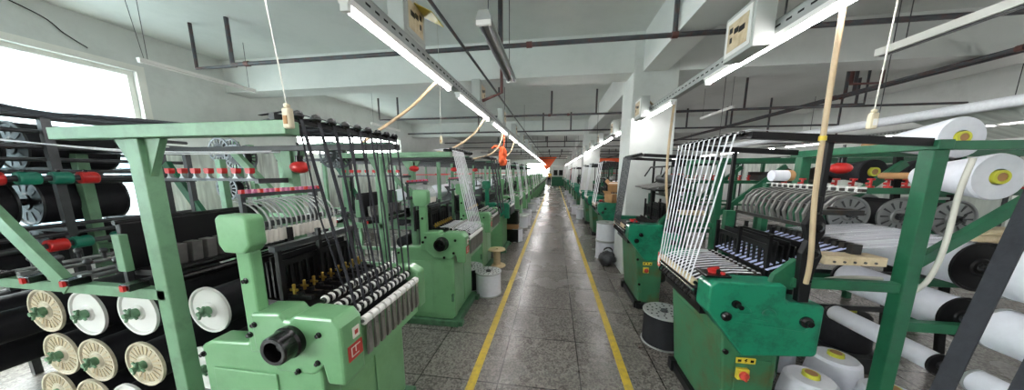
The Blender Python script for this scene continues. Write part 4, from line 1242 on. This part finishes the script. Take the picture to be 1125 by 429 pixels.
hung_batten('white unlit batten hung high by the left wall further on', (-4.4, 6.4, 2.75), 1.25)
hung_batten('white unlit batten hung high at the right beyond the tubes', (3.44, 6.28, 2.85), 1.25)
tr_ = thing('cable_trunking', 'white unlit trunking hanging at the upper right corner', 'trunking', (2.8, 1.6, 2.6))
MB().box(-.04, .04, 0, 1.48, 0, .02).box(-.04, -.03, 0, 1.48, .02, .06).box(.03, .04, 0, 1.48, .02, .06).build('channel', 'frame', tr_)
MB().box(-.02, .02, .02, 1.46, -.006, 0).build('groove', 'gun', tr_)
for y in (.2, 1.3):
    MB().cyl((0, y, .02), (0, y, HC - 2.6), .004, 6).build('hanger', 'gun', tr_)

# ------------------------------------------------------------------ pipes
def pipe(label, runs, r=.022, m='pipe', clamps=(), name='conduit_pipe'):
    t = thing(name, label, 'pipe')
    for pts in runs:
        MB().tube(pts, r, 10).build('pipe_run', m, t)
    for (p, ax) in clamps:
        MB().lathe(Vector(p) - Vector(ax) * .03, ax, [(r, 0), (r * 1.35, 0), (r * 1.35, .06), (r, .06)], 12).build('coupling', 'rust', t)
    return t
CB = HC - .004
pipe('dark grey pipe crossing the whole ceiling in front of the first beam', [[(-4.12, 3.25, 2.962), (8.1, 3.25, 2.962)], [(-4.12, 3.25, 2.962), (-4.12, 3.25, CB)], [(-.62, 3.25, 2.98), (-.62, 3.25, CB)], [(1.165, 3.25, 2.98), (1.165, 3.25, CB)], [(5.0, 3.25, 2.98), (5.0, 3.25, CB)]], .024, 'pipe', [((-.3, 3.25, 2.962), (1, 0, 0)), ((-.62, 3.25, 2.962), (1, 0, 0)), ((-3.9, 3.25, 2.962), (1, 0, 0)), ((1.165, 3.25, 2.962), (1, 0, 0)), ((4.1, 3.25, 2.962), (1, 0, 0))])
pipe('thin grey pipe ending in a drop near the left wall', [[(-4.74, 3.29, CB), (-4.74, 3.29, 2.962), (-4.12, 3.29, 2.962)]], .02, 'pipe')
pipe('dark grey pipe crossing the ceiling behind the first beam', [[(-4.64, 7.1, CB), (-4.64, 7.1, 2.962), (8.1, 7.1, 2.962)], [(-4.1, 7.1, 2.962), (-4.1, 7.1, CB)], [(-.1, 7.1, 2.962), (-.1, 7.1, CB)], [(.95, 7.1, 2.962), (.95, 7.1, CB)], [(6.2, 7.1, 2.962), (6.2, 7.1, CB)]], .024, 'pipe', [((-.15, 7.1, 2.962), (1, 0, 0)), ((.3, 7.1, 2.962), (1, 0, 0))])
pipe('dark pipe running lengthwise above the aisle left of centre', [[(-1.02, .9, 2.96), (-1.02, 30, 2.96)], [(-1.02, 5.2, 2.96), (-1.02, 5.2, CB)], [(-1.02, 2.2, 2.96), (-1.02, 2.2, CB)]], .016, 'pipe')
pipe('vertical pipe dropping beside the unlit twin lamp down to the tubes', [[(-.62, 3.32, CB), (-.62, 3.32, 2.5), (-.85, 3.32, 2.42)]], .018, 'rust')
for k, (y, z) in enumerate(((9.6, 2.94), (13.0, 2.95), (15.2, 2.9), (19.6, 2.95), (22, 2.9), (26, 2.95), (29, 2.92))):
    pipe('dark pipe crossing the far ceiling, %s of the far ones' % (ORD[k] if k else 'first'), [[(-5.2, y, z), (8.0, y, z)], [(-2.6, y, z), (-2.6, y, CB)], [(.5, y, z), (.5, y, CB)], [(-.4, y, z), (-.4, y, CB)], [(4.0, y, z), (4.0, y, CB)]], .026, 'pipe')
for k, x in enumerate((5.05, 5.18)):
    pipe('long dark pipe running away high on the right, %s of a pair' % ['inner', 'outer'][k], [[(x, .5, 2.95), (x, 30, 2.95)]] + [[(x, y, 2.95), (x, y, CB)] for y in (2.4, 6.0, 9.5)], .026, 'pipe', [((x, 6.2, 2.95), (0, 1, 0)), ((x, 4.1, 2.95), (0, 1, 0))])
pipe('short red brown pipe bracket on the pair of pipes at the right', [[(4.6, 5.4, CB), (4.6, 5.4, 2.97), (5.0, 5.4, 2.97), (5.0, 5.4, CB)]], .026, 'rust')
pipe('dark pipe crossing the right bay with a drop at its end', [[(1.75, 6.9, 2.9), (5.9, 6.6, 2.9), (5.9, 6.6, CB)], [(3.9, 6.75, 2.9), (3.9, 6.75, CB)]], .022, 'pipe')
pipe('thin dark pipe low across the right bay behind the creels', [[(1.9, 8.6, 2.35), (7.4, 8.6, 2.35)], [(5.6, 8.6, 2.35), (5.6, 8.6, CB)], [(3.2, 8.6, 2.35), (3.2, 8.6, CB)], [(7.2, 8.6, 2.35), (7.2, 8.6, CB)]], .022, 'pipe')
pipe('grey rod rising from the wall over the nearest window', [[(-4.72, 2.78, 2.88), (-4.70, 2.7, CB)]], .003, 'gun', name='hanger_wire')
hose('wire', 'thin black wire trailing down the wall above the left window', [(-5.78, 2.3, 3.45), (-5.77, 2.62, 3.34), (-5.77, 2.75, 3.22), (-5.76, 2.9, 3.12)], .006, 'blackp', 'wire')

# ------------------------------------------------------------------ orange cloth, far end
o = MB().ball((0, 0, 0), .10, 36, sx=.8, sy=.6, sz=1.6).build('cloth_bag', 'orange', loc=(-.93, 5.05, 1.86))
dsp = o.modifiers.new('crumple', 'DISPLACE'); dsp.texture = tx; dsp.strength = .12; dsp.mid_level = .5
MB().tube([(0, 0, .15), (.03, 0, .3), (.01, 0, .46)], .012, 6, curve=3).build('tie', 'orange', o)
MB().tube([(0, 0, .12), (-.12, 0, .2), (-.2, 0, .16)], .02, 6, curve=3).build('tie', 'orange', o)
tag(o, 'orange cloth bundle tied below the left tubes over the fourth loom', 'cloth')
t = thing('orange_banner', 'orange cloth hung like a tent flap across the far end of the aisle', 'banner', (-.6, 29, 0))
MB().prism([(-1.0, 3.1), (.85, 3.1), (.0, 1.9), (-.25, 1.75)], -.01, .01).build('cloth', 'orange', t)
MB().cyl((-1.2, 0, 3.1), (1.0, 0, 3.1), .02, 8).build('pole', 'gun', t)
for x in (-1.1, .9):
    MB().cyl((x, 0, 3.1), (x, 0, HC), .008, 6).build('hanger', 'gun', t)
t = thing('orange_banner', 'red orange cloth strip hung behind the right pillar', 'banner', (2.3, 14.9, 0))
MB().box(-.8, 1.6, -.01, .01, 2.0, 2.28).build('cloth', 'orange', t)
for x in (-.7, 1.5):
    MB().cyl((x, 0, 2.28), (x, 0, HC), .008, 6).build('hanger', 'gun', t)
# machine at the end
t = thing('end_machine', 'dark green machine with two dark openings at the far end of the aisle', 'machine', (.45, 32.5, 0))
MB().box(-.75, .75, -.3, .4, 0, 1.05).build('base', 'tframe', t, .02)
MB().box(-.6, .6, 0, .4, 1.05, 2.2).build('cabinet', 'boxgrey', t, .02)
for x in (-.3, .3):
    MB().box(x - .22, x + .22, -.02, 0, 1.2, 1.8).build('opening', 'black_hole', t)
MB().box(-.65, .65, -.05, .45, 2.2, 2.28).build('top', 'white', t)
t = thing('shelf_unit', 'pale wooden shelf unit at the far right end of the aisle', 'shelf', (1.75, 33.5, 0))
for k in range(8):
    MB().box(-.5, .6, -.3, .3, .3 + .36 * k, .34 + .36 * k).build('shelf_board', 'wood', t)
for x in (-.5, .56):
    MB().box(x, x + .04, -.3, .3, 0, 2.9).build('upright', 'beige', t)
MB().box(-.5, .6, .28, .3, 0, 2.9).build('back_board', 'beige', t)
# person far away in a yellow top
def skin_mesh(name, pts, edges, rad, m, parent):
    me = bpy.data.meshes.new(name)
    me.from_pydata(pts, edges, [])
    o = bpy.data.objects.new(name, me)
    C.objects.link(o)
    o.modifiers.new('skin', 'SKIN')
    if not me.skin_vertices: 
        bpy.context.view_layer.objects.active = o
    for i, r_ in enumerate(rad):
        me.skin_vertices[0].data[i].radius = (r_, r_)
    me.skin_vertices[0].data[0].use_root = True
    ss = o.modifiers.new('sub', 'SUBSURF'); ss.levels = 1; ss.render_levels = 1
    me.materials.append(M[m])
    o.parent = parent
    return o
p = thing('person', 'person in a yellow top and dark trousers standing at the far end of the aisle', 'person', (-.55, 31.0, 0))
bpts = [(0, 0, .95), (0, 0, 1.15), (0, 0, 1.36), (0, 0, 1.46), (0, -.01, 1.52), (0, -.02, 1.60),
        (.1, 0, .9), (.1, -.02, .5), (.1, .02, .09), (.11, -.12, .04), (-.1, 0, .9), (-.1, -.02, .5), (-.1, .02, .09), (-.11, -.12, .04),
        (.19, 0, 1.38), (.25, .0, 1.12), (.24, -.08, .88), (.235, -.11, .78), (-.19, 0, 1.38), (-.25, 0, 1.12), (-.24, -.08, .88), (-.235, -.11, .78)]
bed_ = [(0, 1), (1, 2), (2, 3), (3, 4), (4, 5), (0, 6), (6, 7), (7, 8), (8, 9), (0, 10), (10, 11), (11, 12), (12, 13), (2, 14), (14, 15), (15, 16), (16, 17), (2, 18), (18, 19), (19, 20), (20, 21)]
brad = [.13, .12, .13, .055, .05, .085, .08, .055, .04, .04, .08, .055, .04, .04, .055, .042, .03, .025, .055, .042, .03, .025]
skin_mesh('body', bpts, bed_, brad, 'skin', p)
skin_mesh('shirt', bpts[:4] + [bpts[14], bpts[15], bpts[18], bpts[19]], [(0, 1), (1, 2), (2, 3), (2, 4), (4, 5), (2, 6), (6, 7)], [.15, .14, .15, .06, .07, .055, .07, .055], 'shirt', p)
skin_mesh('trousers', [bpts[0], bpts[6], bpts[7], bpts[8], bpts[10], bpts[11], bpts[12]], [(0, 1), (1, 2), (2, 3), (0, 4), (4, 5), (5, 6)], [.14, .095, .07, .055, .095, .07, .055], 'trousers', p)
MB().ball((0, .01, 1.64), .105, 14, sy=1.05, sz=.9).build('hair', 'hair', p)
# ladder-like pale rungs behind the right creel
t = thing('rung_frame', 'dark leaning frame with pale rungs behind the right creel', 'frame', (2.9, 2.6, 0))
for x in (0, .4):
    MB().bar((x, .3, 1.9), (x - .1, 0, 0), .04, .04).build('stile', 'black', t)
for k in range(9):
    z = .3 + .18 * k
    MB().bar((-.1 + .0526 * z, .158 * z, z), (.3 + .0526 * z, .158 * z, z), .02, .02).build('rung', 'galv', t)
t = thing('slat_tray', 'grey slatted tray with a dark roll standing over the second right loom', 'tray', (1.2, 3.62, 1.24))
MB().box(-.02, .02, -.03, .03, 0, .14).box(-.06, .06, -.25, .25, .14, .155).build('stem', 'black', t)
for k in range(11):
    y = -.25 + .05 * k
    MB().hexa([(-.14, y - .018, .165), (.12, y - .018, .21), (.12, y + .018, .21), (-.14, y + .018, .165)], [(-.14, y - .018, .177), (.12, y - .018, .222), (.12, y + .018, .222), (-.14, y + .018, .177)]).build('slat', 'pewter', t)
MB().cyl((.17, -.3, .27), (.17, .3, .27), .055, 16).build('roll', 'gun', t)
for y in (-.3, .3):
    MB().tube([(.02, y, .15), (.17, y, .27), (.19, y, .42), (.05, y, .42), (-.02, y, .3)], .01, 6).build('side_rod', 'black', t)
MB().tube([(.05, -.3, .42), (.05, .3, .42)], .01, 6).build('cross_rod', 'black', t)
# guard cloth spool on the second right loom's frame
t = thing('yarn_bobbin', 'white bobbin with brown end on the lever bank of the nearest right loom', 'bobbin', (1.5, 2.12, 1.535))
MB().lathe((-.06, 0, .04), (1, 0, 0), [(0, 0), (.036, 0), (.036, .09), (0, .09)], 18).build('yarn_winding', 'yarnw', t)
MB().lathe((.03, 0, .04), (1, 0, 0), [(0, 0), (.038, 0), (.036, .03), (0, .03)], 18).build('end_cap', 'card', t)
